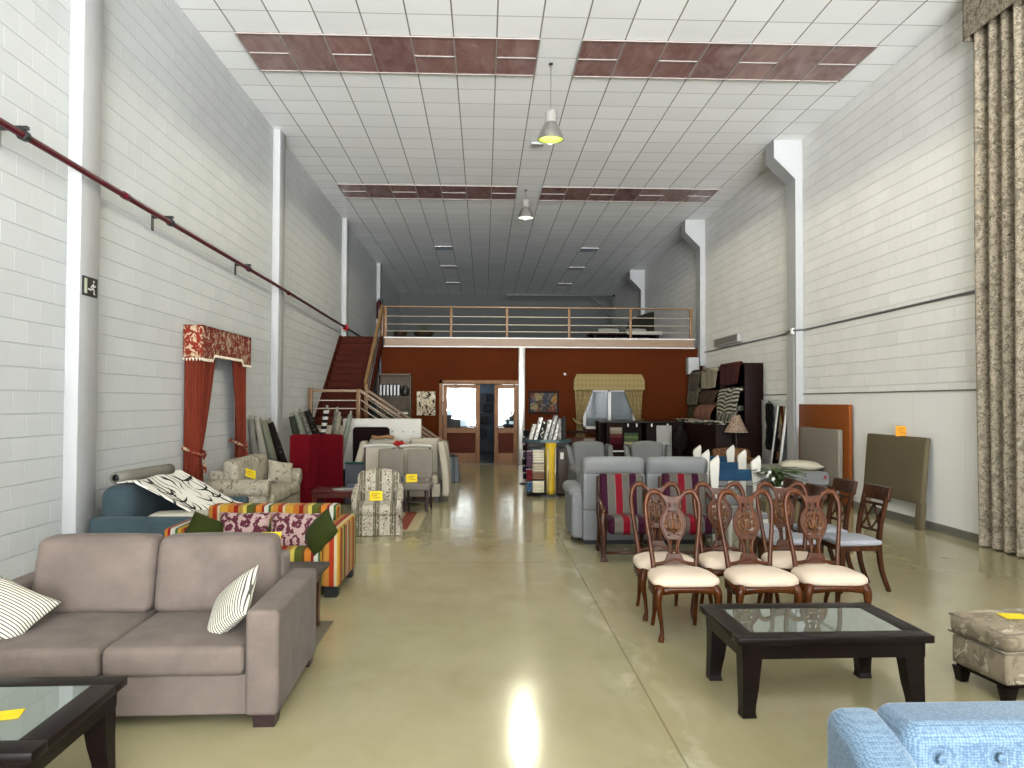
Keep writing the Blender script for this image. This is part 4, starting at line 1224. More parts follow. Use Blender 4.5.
# ------------------------------------------------------------------ cream dining chairs with pierced splats
WAL = wood('polished_walnut', '#86481e', '#54280e', .22, axis=2, spec=.14, k=.30)
WAL2 = wood('walnut_inlay', '#b07a48', '#6a3a1c', .3, axis=2, spec=.14, k=.36)
IVO = fabric('ivory_damask_seat', '#decab4', .05, 900, .1, .7, k=.66)
def seat_outline(k):
    # serpentine seat: wide front, narrower back
    pts = []
    for i in range(40):
        a = 2 * PI * i / 40
        cx, cy = math.cos(a), math.sin(a)
        x = .262 * math.copysign(abs(cx) ** .55, cx); y = .218 * math.copysign(abs(cy) ** .55, cy)
        x *= 1 - .13 * (y + .215) / .43
        pts.append((x * k, y * k))
    return pts
def cabriole_chair(label, loc, rz, grp):
    t = thing('dining_chair', label, 'dining chair', loc, rz, grp)
    g = G(); vs = []; fs = []
    lay = [(.97, .395), (1.01, .41), (1.0, .435), (.93, .455), (.75, .472), (.45, .482), (.0, .485)]
    for (k, z) in lay:
        for (x, y) in seat_outline(max(k, .001)): vs.append((x, y - .01, z))
    n = 40
    for q in range(len(lay) - 1):
        for i in range(n):
            fs.append((q * n + i, q * n + (i + 1) % n, (q + 1) * n + (i + 1) % n, (q + 1) * n + i))
    fs.append(tuple(reversed(range(n))))
    g.add(vs, fs, True); obj('seat', g, IVO, t)
    g = G(); o1 = seat_outline(.985); o2 = seat_outline(.86); vs = []; fs = []
    for (x, y), (x2, y2) in zip(o1, o2):
        dip = .022 * (1 - min(1, (abs(x) / .2) ** 2)) * (1 if y < 0 else .0)
        lowz = .345 - 0 + .018 * (abs(x) / .24) ** 2 * -1 + dip * .6
        vs += [(x, y - .01, .398), (x, y - .01, lowz), (x2, y2 - .01, lowz), (x2, y2 - .01, .398)]
    for i in range(n):
        a = i * 4; b = (i + 1) % n * 4
        for q in range(4):
            fs.append((a + q, a + (q + 1) % 4, b + (q + 1) % 4, b + q))
    g.add(vs, fs, True); obj('seat_rail', g, WAL, t)
    for s in (-1, 1):
        p = cr([(s * .185, -.165, .40), (s * .212, -.192, .355), (s * .218, -.198, .28), (s * .195, -.18, .16), (s * .185, -.178, .07), (s * .192, -.19, .03), (s * .2, -.205, .0)], 5)
        obj('leg', G().tube(p, lerp_list([.036, .036, .029, .019, .014, .015, .022, .02], len(p)), 10), WAL, t)
        p = cr([(s * .165, .17, .40), (s * .16, .175, .25), (s * .16, .20, .1), (s * .165, .235, 0)], 5)
        obj('leg', G().tube(p, lerp_list([.024, .022, .018, .017], len(p)), 4), WAL, t)
    # looped back frame
    def B(x, z):      # leaning back plane
        return (x, .185 + (z - .42) * .17, z)
    g = G()
    for s in (-1, 1):
        p = cr([B(s * .160, .40), B(s * .168, .50), B(s * .188, .66), B(s * .208, .82), B(s * .210, .93), B(s * .182, 1.005), B(s * .135, 1.024), B(s * .085, 1.0), B(s * .056, .955), B(s * .05, .915)], 6)
        g.tube(p, lerp_list([.02, .018, .0165, .0165, .017, .019, .02, .016, .011, .008], len(p)), 10, flat=(.85, 1.1))
    # crest between the loops
    top = [(-.10, 1.012), (-.075, 1.0), (-.04, .988), (0, .984), (.04, .988), (.075, 1.0), (.10, 1.012)]
    bot = [(.08, .985), (.065, .96), (.045, .94), (0, .93), (-.045, .94), (-.065, .96), (-.08, .985)]
    poly = top + bot
    m_ = len(poly)
    v3 = [Vector(B(x, z)) + Vector((0, -.016, 0)) for x, z in poly] + [Vector(B(x, z)) + Vector((0, .014, 0)) for x, z in poly]
    f3 = [(i, i + 1, m_ - 2 - i, m_ - 1 - i) for i in range(len(top) - 1)]
    f3 += [tuple(q + m_ for q in reversed(f)) for f in f3]
    f3 += [(i, i + m_, (i + 1) % m_ + m_, (i + 1) % m_) for i in range(m_)]
    g.add(v3, f3)
    # bottom cross rail
    g.tube(cr([B(-.165, .475), B(-.09, .485), B(0, .515), B(.09, .485), B(.165, .475)], 5), .015, 8)
    obj('back_frame', g, WAL, t)
    # vase shaped splat: rim, carved openwork, stem
    g = G()
    rim = [(-.05, .94), (-.044, .915), (-.055, .885), (-.085, .845), (-.098, .80), (-.094, .75), (-.075, .70), (-.05, .66), (-.034, .62), (-.034, .56), (-.05, .515)]
    L = cr([B(x, z) for x, z in rim], 4); R_ = cr([B(-x, z) for x, z in rim], 4)
    g.tube(L, .0105, 8); g.tube(R_, .0105, 8)
    mm = len(L)
    vs = []; fs = []
    sel = [(a, b) for a, b in zip(L, R_) if a.z > .655 and a.z < .945]
    for a, b in sel:
        for q in range(7):
            c_ = a.lerp(b, q / 6)
            vs.append((c_.x, c_.y + .004, c_.z))
    k0 = len(vs)
    vs += [(x, y - .010, z) for x, y, z in vs]
    holes = set()
    for i in range(len(sel) - 1):
        for q in range(6):
            zc = (sel[i][0].z + sel[i + 1][0].z) / 2
            hole = (.885 > zc > .69) and ((q in (1, 4) and i % 4 in (0, 1)) or (q in (2, 3) and i % 6 == 3)) or (zc > .90 and q in (1, 4))
            if hole: holes.add((i, q))
    W7 = 7
    for i in range(len(sel) - 1):
        for q in range(6):
            if (i, q) in holes: continue
            a = i * W7 + q
            fs.append((a, a + 1, a + W7 + 1, a + W7)); fs.append((a + k0, a + W7 + k0, a + W7 + 1 + k0, a + 1 + k0))
            for (di, dq, e0, e1) in ((-1, 0, a, a + 1), (1, 0, a + W7, a + W7 + 1), (0, -1, a, a + W7), (0, 1, a + 1, a + W7 + 1)):
                if (i + di, q + dq) in holes or not (0 <= i + di < len(sel) - 1) or not (0 <= q + dq < 6):
                    fs.append((e0, e1, e1 + k0, e0 + k0))
    g.add(vs, fs)
    base = [(-.034, .60), (.034, .60), (.05, .53), (.075, .48), (-.075, .48), (-.05, .53)]
    n6 = len(base)
    bars = [((-.022, .66), (-.02, .54)), ((.022, .66), (.02, .54))]
    for p, q in bars:
        g.tube([B(*p), B(*q)], .011, 6)
    sh = [(-.052, .555), (.052, .555), (.07, .51), (.09, .475), (-.09, .475), (-.07, .51)]
    v3 = [Vector(B(x, z)) + Vector((0, -.012, 0)) for x, z in sh] + [Vector(B(x, z)) + Vector((0, .01, 0)) for x, z in sh]
    f3 = [tuple(range(6)), tuple(reversed(range(6, 12)))] + [(i, i + 6, (i + 1) % 6 + 6, (i + 1) % 6) for i in range(6)]
    g.add(v3, f3)
    sp = obj('splat', g, WAL, t)
    g = G()
    for s in (-1, 1):
        g.tube([Vector(B(s * (.03 + .028 * math.cos(a * .5) * (1 - a / 22)), .775 + .05 * math.sin(a * .55) * (1 - a / 26))) + Vector((0, -.012, 0)) for a in range(14)], .007, 6)
        g.tube(cr([Vector(B(s * .01, .71)) + Vector((0, -.012, 0)), Vector(B(s * .055, .735)) + Vector((0, -.012, 0)), Vector(B(s * .07, .79)) + Vector((0, -.012, 0))], 4), .006, 6)
        g.tube(cr([Vector(B(s * .008, .86)) + Vector((0, -.012, 0)), Vector(B(s * .04, .85)) + Vector((0, -.012, 0)), Vector(B(s * .05, .82)) + Vector((0, -.012, 0))], 4), .006, 6)
    g.tube([Vector(B(0, .70)) + Vector((0, -.012, 0)), Vector(B(0, .87)) + Vector((0, -.012, 0))], .007, 6)
    obj('carving', g, WAL2, sp)
    return t
CG = 'cream seated walnut dining chairs'
cc = cabriole_chair('left cream-seated walnut dining chair in the front row behind the coffee table', (1.475, 5.72, 0), .0, CG)
for lab, loc, rz in (
        ('middle cream-seated walnut dining chair in the front row behind the coffee table', (2.06, 5.72, 0), .03),
        ('right cream-seated walnut dining chair in the front row behind the coffee table', (2.585, 5.74, 0), -.03),
        ('cream-seated walnut dining chair in the back row, behind the left front chair', (1.475, 6.28, 0), .02),
        ('cream-seated walnut dining chair in the back row, behind the middle front chair', (2.01, 6.28, 0), -.02),
        ('cream-seated walnut dining chair in the back row, behind the right front chair', (2.56, 6.30, 0), -.04)):
    dup(cc, lab, loc, rz)

# ------------------------------------------------------------------ grey seated chairs with crossed lattice backs
DW = wood('dark_walnut', '#5f3820', '#3f2212', .26, axis=2, spec=.12, k=.40)
GSEAT = fabric('dove_grey_seat', '#a3a4aa', .05, 800, .1, k=.6)
def lattice_chair(label, loc, rz):
    t = thing('lattice_chair', label, 'dining chair', loc, rz, 'grey seated lattice back chairs')
    def fn(x, y, z):
        return (x * (1 - .12 * (y + .21) / .42), y, z)
    obj('seat', G().soft(-.225, .225, -.225, .2, .425, .475, .022, bul=(0, 0, .018), fn=fn), GSEAT, t)
    obj('seat_rail', G().soft(-.21, .21, -.21, .19, .375, .428, .006, seg=1, mid=1, fn=fn), DW, t)
    for s in (-1, 1):
        obj('leg', G().tube(cr([(s * .195, -.19, .40), (s * .195, -.192, .2), (s * .2, -.21, 0)], 4), lerp_list([.031, .026, .022], 9), 4), DW, t)
        p = cr([(s * .175, .27, 0), (s * .175, .20, .2), (s * .172, .178, .42), (s * .175, .195, .62), (s * .185, .25, .86)], 5)
        obj('back_post', G().tube(p, lerp_list([.023, .026, .029, .025, .022], len(p)), 4), DW, t)
    g = G()
    def tf(x, y, z):
        return (x, y + .03 * (1 - (x / .24) ** 2) + (z - .84) * .2, z)
    g.soft(-.215, .215, .228, .265, .82, .95, .010, seg=2, mid=6, fn=tf)
    obj('top_rail', g, DW, t)
    g = G()
    def P(x, z): return (x, .172 + (z - .42) * .155 + .008, z)
    g.bar(P(-.175, .785), P(.175, .785), .024, .02).bar(P(-.17, .545), P(.17, .545), .024, .02)
    for c_ in (-.085, .085):
        for s in (-1, 1):
            pp = cr([P(c_ + s * .082, .55), P(c_ + s * .02, .62), P(c_ - s * .03, .70), P(c_ - s * .082, .78)], 4)
            g.tube(pp, .010, 6)
    obj('lattice', g, DW, t)
    return t
lattice_chair('nearest right grey-seated chair with lattice back, standing clear of the others', (3.43, 7.11, 0), -PI / 2 + .06)
lattice_chair('grey-seated lattice-back chair right behind the nearest right one', (3.39, 7.68, 0), -PI / 2 + .04)
lattice_chair('grey-seated lattice-back chair in the left column behind the cream chairs, nearer one', (2.86, 7.16, 0), -PI / 2)
lattice_chair('grey-seated lattice-back chair in the left column behind the cream chairs, farther one', (2.86, 7.72, 0), -PI / 2 - .03)

# ------------------------------------------------------------------ two carved armchairs in striped cloth
CARV = wood('carved_walnut', '#6d3c20', '#3c1c0e', .3, axis=2)
WINE = stripes('wine_stripe', k=.42, seq=[(0, '#42122c'), (.25, '#8a8478'), (.265, '#6f6a60'), (.50, '#8a8478'), (.515, '#8a0f22'), (.75, '#8a8478'), (.765, '#6f6a60'), (.98, '#8a8478')], period=.335, rough=.6, use=0, off=.74)
def carved_chair(label, loc, W):
    t = thing('carved_armchair', label, 'armchair', loc, 0, 'carved armchairs in striped cloth')
    w = W / 2
    def bf(x, y, z): return (x, y + (z - .42) * .22 - .03 * math.cos(x / w * 1.3), z)
    obj('backrest', G().soft(-w + .03, w - .03, .10, .17, .40, .90, .03, bul=(0, .015, 0), fn=bf), WINE, t)
    def sf(x, y, z): return (x, y, z + .03 * math.cos((y + .32) * 3) - .02)
    obj('seat', G().soft(-w + .04, w - .04, -.36, .12, .28, .455, .05, bul=(0, .01, .02), fn=sf), WINE, t)
    for s in (-1, 1):
        p = cr([(s * w, -.33, 0), (s * w, -.32, .06), (s * (w - .005), -.32, .25), (s * (w + .01), -.31, .42), (s * w, -.3, .52)], 5)
        l = obj('front_leg', G().tube(p, lerp_list([.04, .026, .03, .042, .03], len(p)), 8), CARV, t)
        obj('foot_block', G().soft(s * w - .035, s * w + .035, -.37, -.29, 0, .035, .006, seg=1, mid=1), CARV, l)
        obj('back_leg', G().tube(cr([(s * (w - .03), .3, 0), (s * (w - .03), .2, .3), (s * (w - .02), .2, .5), (s * (w - .03), .28, .86)], 5), .025, 6), CARV, t)
        p = cr([(s * w, -.33, .52), (s * (w + .015), -.2, .60), (s * w, 0, .62), (s * (w - .02), .2, .68)], 5)
        obj('arm_rest', G().tube(p, lerp_list([.036, .028, .026, .022], len(p)), 8), CARV, t)
    obj('stretcher', G().tube([(-w, -.32, .09), (w, -.32, .09)], .018, 8).tube([(-w, -.32, .09), (-w + .03, .25, .09)], .015, 8).tube([(w, -.32, .09), (w - .03, .25, .09)], .015, 8), CARV, t)
    return t
carved_chair('left carved walnut armchair in wine and grey stripes backing the grey recliner sofa', (1.585, 8.66, 0), .56)
carved_chair('right carved walnut armchair in wine and grey stripes, behind the cream chairs', (2.31, 8.66, 0), .56)

# ------------------------------------------------------------------ grey recliner sofa seen from behind
SILV = fabric('silver_grey_cloth', '#90908f', .06, 700, .15, k=.5)
t = thing('recliner_sofa', 'silver grey two-seat recliner sofa with its back to the camera', 'sofa', (1.965, 9.8, 0), 0)
for k in (-1, 1):
    a, b = (-.80, -.008) if k < 0 else (.008, .80)
    def hf(x, y, z): return (x, y - .05 * max(0, (z - .82) / .2), z)
    obj('head_cushion', G().soft(a + (.03 if k < 0 else 0), b - (.03 if k > 0 else 0), -.5, -.27, .82, 1.05, .07, bul=(0, .02, .012), fn=hf), SILV, t)
    obj('back_panel', G().soft(a + .04 * (k < 0), b - .04 * (k > 0), -.52, -.2, .42, .86, .03, bul=(0, .015, 0), seg=2), SILV, t)
    obj('seat_cushion', G().soft(a + .06 * (k < 0), b - .06 * (k > 0), -.25, .5, .3, .52, .05, bul=(0, 0, .02)), SILV, t)
obj('base', G().soft(-.76, .76, -.5, .46, .05, .43, .025, seg=2), SILV, t)
for s in (-1, 1):
    g = G().soft(s * .80 - .08, s * .80 + .08, -.38, .52, .05, .6, .05)
    g.soft(s * .80 - .11, s * .80 + .11, -.30, .54, .52, .68, .075, bul=(.01, .01, .01))
    obj('arm', g, SILV, t)
obj('plinth', G().box(-.74, .74, -.46, .42, 0, .05), BLACK, t)

# ------------------------------------------------------------------ two grey wing chairs
WING = fabric('wing_grey', '#8a8a88', .05, 700, .15, k=.40)
def wing_chair(label, loc, rz):
    t = thing('wing_chair', label, 'armchair', loc, rz, 'grey wing armchairs')
    def bf(x, y, z): return (x, y + (z - .4) * .2, z + .04 * math.cos(x / .3 * PI / 2) * (z > .7))
    obj('backrest', G().soft(-.28, .28, .16, .30, .38, 1.02, .05, bul=(0, .03, 0), fn=bf), WING, t)
    obj('seat_cushion', G().soft(-.26, .26, -.4, .2, .34, .5, .05, bul=(0, .01, .03)), WING, t)
    obj('base', G().soft(-.3, .3, -.36, .3, .14, .36, .03), WING, t)
    for s in (-1, 1):
        def wf(x, y, z, s=s):
            k = max(0, (z - .55) / .45)
            return (x + s * (.03 * k + .03 * (y < 0) * k), y + .16 * k + .12 * k * (y < .05), z)
        g = G().soft(s * .325 - .04, s * .325 + .04, -.02, .30, .5, 1.0, .04, fn=wf)
        obj('wing', g, WING, t)
        g = G().soft(s * .32 - .05, s * .32 + .05, -.34, .3, .14, .56, .03)
        g.tube([(s * .335, -.37, .585), (s * .335, -.36, .585), (s * .335, .0, .6), (s * .335, .2, .61)], [.06, .068, .065, .055], 14)
        obj('arm', g, WING, t)
    feet(t, [(sx * .25, sy * .3) for sx in (-1, 1) for sy in (-1, 1)], DKFOOT, .15, .028)
    return t
wing_chair('left grey wing armchair behind the recliner sofa, next to the swatch stand', (1.84, 12.9, 0), .12)
wing_chair('right grey wing armchair behind the recliner sofa, in front of the sample counter', (2.80, 12.9, 0), -.06)

# ------------------------------------------------------------------ white chairs with ear-shaped posts
BLUEF = fabric('blue_upholstery', '#3a6486', .1, 500, .15, k=.26)
WCREAM = plain('white_gloss_paint', '#e2ddcf', .45, .03, k=.5, spec=.08)
def white_chair(label, loc, rz):
    t = thing('white_chair', label, 'dining chair', loc, rz, 'white chairs with ear-shaped posts')
    obj('seat', G().soft(-.23, .23, -.24, .2, .40, .48, .03, bul=(0, 0, .02)), SILV, t)
    obj('seat_rail', G().soft(-.235, .235, -.23, .21, .34, .41, .01, seg=1, mid=1), WCREAM, t)
    obj('backrest', G().soft(-.215, .215, .19, .235, .79, .925, .02, bul=(0, .01, 0), fn=lambda x, y, z: (x, y + (z - .5) * .12, z)), BLUEF, t)
    for s in (-1, 1):
        # flat curved post cut from board
        ctr = cr([(.02, .0), (.0, .22), (-.01, .45), (.01, .7), (.03, .88), (.055, 1.0), (.07, 1.045)], 4)
        wd = lerp_list([.025, .03, .036, .038, .052, .058, .046], len(ctr))
        poly = []
        L = [(s * .235 + s * (.0) + (-w), c_.y, c_.x) for c_, w in zip(ctr, wd)]
        vs = []; fs = []
        for i, (c_, w) in enumerate(zip(ctr, wd)):
            xo = s * .25 + (.012 * max(0, (c_.y - .85) / .2))
            yy = .2 + c_.x
            slant = .045 * max(0, (c_.y - .9) / .14)
            vs += [(xo - w, yy - .022, c_.y - slant * .6), (xo + w, yy - .022, c_.y + slant), (xo + w, yy + .022, c_.y + slant), (xo - w, yy + .022, c_.y - slant * .6)]
        for i in range(len(ctr) - 1):
            for e in range(4):
                fs.append((i * 4 + e, i * 4 + (e + 1) % 4, i * 4 + 4 + (e + 1) % 4, i * 4 + 4 + e))
        fs.append((3, 2, 1, 0)); q = 4 * (len(ctr) - 1); fs.append((q, q + 1, q + 2, q + 3))
        obj('back_post', G().add(vs, fs), WCREAM, t)
        obj('leg', G().tube([(s * .2, -.2, .36), (s * .2, -.2, 0)], [.03, .02], 4), WCREAM, t)
    return t
white_chair('nearest white chair with ear-shaped back posts beside the recliner sofa', (2.99, 8.86, 0), 0)
white_chair('middle white chair with ear-shaped back posts in the row by the recliner sofa', (3.21, 10.0, 0), 0)
white_chair('farthest white chair with ear-shaped back posts in the row by the recliner sofa', (3.41, 11.1, 0), 0)

# ------------------------------------------------------------------ plant on a tan cube
t = thing('plant_stand', 'tan upholstered cube carrying the white flowering plant', 'ottoman', (3.42, 8.9, 0))
obj('cube', G().soft(-.2, .2, -.2, .2, .03, .60, .02, seg=2, mid=2), fabric('tan_cloth', '#8f8060'), t)
feet(t, [(sx * .15, sy * .15) for sx in (-1, 1) for sy in (-1, 1)], DKFOOT, .035, .025)
t = thing('potted_plant', 'leafy green potted plant with small white flowers behind the dining chairs', 'plant', (3.42, 8.9, .60))
obj('pot', G().lathe([(0, 0), (.07, 0), (.095, .14), (.1, .15), (.085, .15), (.08, .12), (0, .12)], 20), plain('white_pot', '#cfcabd', .4), t)
rnd = random.Random(3)
for k in range(72):
    a = rnd.uniform(0, 2 * PI); L = rnd.uniform(.14, .36); el = rnd.uniform(.15, 1.2)
    p = [Vector((0, 0, .12)), Vector((math.cos(a) * L * .5 * math.cos(el), math.sin(a) * L * .5 * math.cos(el), .13 + L * .6 * math.sin(el) + .05)), Vector((math.cos(a) * L * 1.0, math.sin(a) * L * 1.0, .13 + L * .75 * math.sin(el) + .0))]
    c_ = cr(p, 4)
    g = G()
    dd = Vector((-math.sin(a), math.cos(a), 0))
    wds = [.004, .012, .02, .024, .024, .022, .017, .010, .001]
    def lf(u, v_, c_=c_, dd=dd):
        q = u * (len(c_) - 1); i = min(int(q), len(c_) - 2)
        pt = c_[i].lerp(c_[i + 1], q - i); w_ = lerp_list(wds, 33)[int(u * 32)]
        return pt + dd * w_ * (v_ - .5) * 2 + Vector((0, 0, -.006 * (1 - abs(v_ - .5) * 2)))
    g.sheet(lf, 8, 2, .0015)
    obj('leaf', g, plain('leaf_green', '#3f5228', .5, .3, 9) if k == 0 else bpy.data.materials['leaf_green'], t)
for k in range(7):
    a = rnd.uniform(PI * .8, PI * 1.9); r_ = rnd.uniform(.08, .24); z = rnd.uniform(.2, .34)
    g = G()
    for q in range(5):
        g.M = Matrix.Translation((math.cos(a) * r_, math.sin(a) * r_, z)) @ Matrix.Rotation(q * 2 * PI / 5, 4, 'Y') @ Matrix.Translation((.012, 0, 0))
        g.soft(-.011, .011, -.003, .003, -.008, .008, .003, seg=1, mid=1)
    g.M = None
    g.tube([(0, 0, .13), (math.cos(a) * r_, math.sin(a) * r_ + .006, z)], .0025, 5)
    obj('flower', g, WHITE, t)

# ------------------------------------------------------------------ glass-free right side: ottoman, blue sofa
OTT = print_fabric('champagne_jacquard', '#a0927c', [('#8a7c68', 5, .52), ('#c9bda6', 6, .57), ('#8d806c', 18, .62)], k=.55)
t = thing('ottoman', 'champagne floral ottoman with dark feet at the right edge', 'ottoman', (3.26, 4.58, 0), .12)
obj('base', G().soft(-.30, .30, -.22, .22, .105, .285, .02, bul=(.006, .006, 0)), OTT, t)
cu = obj('cushion', G().soft(-.315, .315, -.235, .235, .285, .42, .05, bul=(.008, .008, .02), seg=4, mid=8), OTT, t)
pp = [(-.31, -.23, .305), (.31, -.23, .305), (.31, .23, .305), (-.31, .23, .305)]
g = G().tube([(x, y, .298) for x, y, _ in pp], .006, 8, closed=True).tube([(x * .985, y * .985, .402) for x, y, _ in pp], .006, 8, closed=True)
obj('piping', g, fabric('champagne_cord', '#b9ad98'), cu)
obj('frame', G().box(-.28, .28, -.2, .2, .085, .108), ESP, t)
feet(t, [(sx * .26, sy * .18) for sx in (-1, 1) for sy in (-1, 1)], ESP, .09, .038, .65)
card('yellow price card lying on the champagne floral ottoman', (3.20, 4.56, .441), (PI / 2, 0, -.1), YEL, .15, .12)

t2 = NT('blue_basketweave'); v = t2.obj(); x, y, z = t2.xyz(v)
ck = t2.n('ShaderNodeTexVoronoi', feature='F1'); ck.inputs['Scale'].default_value = 130; ck.inputs['Randomness'].default_value = .35
t2.l(t2.scale(v, (.8, 1, 1)), ck.inputs['Vector'])
col = t2.mix(t2.step(ck.outputs[0], .25, .7), C('#93adc2', .44), C('#557694', .42))
col = t2.mix(t2.math('MULTIPLY', t2.noise(v, 4, 4), .3), col, C('#7f9ab3', .42))
t2.bump(ck.outputs[0], -.6, .004)
BLUE = t2.fin(col, .75, 0, .3, .2)
t = thing('blue_sofa', 'light blue tufted basket-weave sofa in the lower right corner', 'sofa', (2.12, 1.92, 0), 0)
W2 = 1.08
BX = [-.84 + .17 * k for k in range(10)]
def tuft(x, y, z):
    if y < .36 and z > .42:
        for bx in BX:
            for bz in (.73, .60):
                xx = bx + (.0 if bz > .65 else .085)
                d2 = ((x - xx) ** 2 + (z - bz) ** 2)
                y += .022 * math.exp(-d2 / .0011)
    return (x, y, z)
obj('backrest', G().soft(-W2 + .14, W2 - .14, .2, .42, .3, .82, .055, bul=(0, .02, .004), seg=5, mid=60, fn=tuft), BLUE, t)
for s in (-1, 1):
    a, b = (-W2, -W2 + .165) if s < 0 else (W2 - .165, W2)
    def af(x, y, z):
        return (x, y, z - (.5 * max(0, .30 - y) if z > .4 and y > -.1 else (.20 if z > .4 else 0)))
    obj('arm', G().soft(a, b, -.42, .43, .08, .80, .05, bul=(.004, 0, .006), seg=4, mid=6, fn=af), BLUE, t)
obj('base', G().soft(-W2 + .13, W2 - .13, -.4, .4, .08, .3, .02), BLUE, t)
for k in (-1, 1):
    obj('seat_cushion', G().soft(min(0, k * (W2 - .17)) + .005, max(0, k * (W2 - .17)) - .005, -.43, .22, .3, .45, .05, bul=(0, .01, .02)), BLUE, t)
for bx in BX:
    for bz, dx in ((.73, 0), (.60, .085)):
        obj('button', G().lathe([(0, 0), (.014, .002), (.016, .006), (.010, .011), (0, .013)], 12), BLUE, t, (bx + dx, .205, bz), (PI / 2, 0, 0))
feet(t, [(sx * .95, sy * .34) for sx in (-1, 1) for sy in (-1, 1)], ESP, .085, .03)
# ------------------------------------------------------------------ mattress, pillow, headboards along the right wall
MATT = fabric('grey_mattress_ticking', '#8d8d8b', .05, 500, .05, k=.6)
MTOP = fabric('pale_mattress_top', '#a5a297', .05, 400, .05, k=.6)
t = thing('divan_bed', 'grey mattress on a base with a small red mark, along the right wall', 'bed', (4.94, 14.0, 0))
obj('mattress', G().soft(-1.0, 1.0, -.95, .95, .30, .53, .04, seg=3, mid=4), MATT, t)
obj('mattress_cover', G().soft(-.97, .97, -.92, .92, .515, .535, .012, seg=1, mid=2), MTOP, t)
obj('base', G().soft(-.98, .98, -.93, .93, .08, .30, .02, seg=2, mid=2), fabric('bed_base_cloth', '#77756f'), t)
g = G().soft(.90, .945, -.957, -.949, .44, .475, .004, seg=1, mid=1).soft(.885, .96, -.957, -.949, .415, .428, .003, seg=1, mid=1)
obj('red_mark', g, RED, t)
feet(t, [(sx * .88, sy * .82) for sx in (-1, 1) for sy in (-1, 1)], BLACK, .09, .04)
o = obj('pillow', G().pillow(.72, .42, .17), fabric('ivory_pillowcase', '#d4cab4', .08, k=.6), None, (5.62, 13.5, .618), (PI / 2, .02, -.25))
tag(o, 'ivory pillow lying on the grey mattress by the right wall', 'pillow')
t = thing('orange_headboard', 'tall flat burnt-orange headboard panel against the right wall', 'headboard', (6.07, 13.6, 0))
obj('panel', G().soft(-.03, .03, -1.06, 1.06, 0, 1.70, .008, seg=1, mid=2), plain('burnt_orange_laminate', '#8f4c1c', .5, .1, 1, k=.55, spec=.1), t)
TAUH = fabric('taupe_headboard_cloth', '#8a8276', .04, 500, .05, k=.62)
t = thing('taupe_headboard', 'grey-taupe headboard standing upright at the bed in front of the orange panel', 'headboard', (5.98, 13.5, 0))
obj('panel', G().soft(-.04, .04, -.78, .78, .28, 1.275, .018, seg=2, mid=3, bul=(.008, 0, 0)), TAUH, t)
for s in (-1, 1):
    obj('leg', G().box(-.025, .025, s * .62 - .05, s * .62 + .05, 0, .3), TAUH, t)
BRH = fabric('olive_taupe_cloth', '#766a52', .05, 500, .05, k=.5)
t = thing('leaning_headboard', 'olive-taupe headboard on two legs leaning against the right wall with an orange card', 'headboard', (5.96, 11.12, 0))
def ln(x, y, z): return (x + z * .085, y, z)
obj('panel', G().soft(-.03, .045, -.80, .82, .34, 1.25, .018, seg=2, mid=4, bul=(.008, 0, 0), fn=ln), BRH, t)
for s in (-1, 1):
    obj('leg', G().soft(-.03, .045, s * .745 - .075, s * .745 + .075, 0, .36, .012, seg=2, mid=1, fn=ln), BRH, t)
card('orange price card standing on top of the leaning olive-taupe headboard', (6.075, 11.0, 1.32), (0, 0, -.35), ORA, .16, .15)

# white panel, hanging black garment, tall mirror
t = thing('door_slab', 'tall flat white panel against the right wall beyond the corbelled column', 'panel', (6.09, 15.98, 0))
obj('board', G().soft(-.02, .02, -.8, .8, 0, 1.79, .006, seg=1, mid=1), plain('white_board', '#c9c9c6', .5), t)
t = thing('hanging_garment', 'black ruffled garment on a hanger in front of the white panel', 'garment', (6.0, 16.0, 1.80))
obj('hanger', G().tube(cr([(.05, 0, .0), (.0, 0, .03), (-.03, 0, .0), (0, 0, -.05)], 4), .005, 6).tube(cr([(0, -.2, -.14), (0, 0, -.05), (0, .2, -.14)], 4), .012, 8), BLACK, t)
def garm(u, w):
    a = u * 2 * PI
    hw = .17 + .03 * math.sin(w * 9) + .02 * math.sin(w * 23)
    return (.03 * math.cos(a) * (1 + .4 * math.sin(u * 40)), hw * math.sin(a), -.10 - .95 * w + .015 * math.sin(a * 3))
obj('cloth', G().sheet(garm, 60, 24, .004), print_fabric('black_ruffle', '#131313', [('#8d8d8a', 7, .63)]), t)
t = thing('standing_mirror', 'tall white-framed mirror leaning near the right wall behind the bed', 'mirror', (5.82, 15.36, 0), 0)
def mf(x, y, z): return (x + z * .13, y, z)
g = G()
for (a, b, c_, d_) in ((-.25, -.20, .02, 1.72), (.20, .25, .02, 1.72)):
    g.soft(-.02, .02, a, b, c_, d_, .006, seg=1, mid=1, fn=mf)
for (c_, d_) in ((.02, .08), (1.66, 1.72)):
    g.soft(-.02, .02, -.24, .24, c_, d_, .006, seg=1, mid=1, fn=mf)
obj('frame', g, plain('white_frame', '#dcdad2', .4), t)
MIR = plain('mirror_silver', '#d9dcdc', .02, 0, metal=1.0)
g = G().soft(-.014, .0, -.21, .21, .06, 1.68, .001, seg=1, mid=1, fn=mf)
obj('mirror_glass', g, MIR, t)

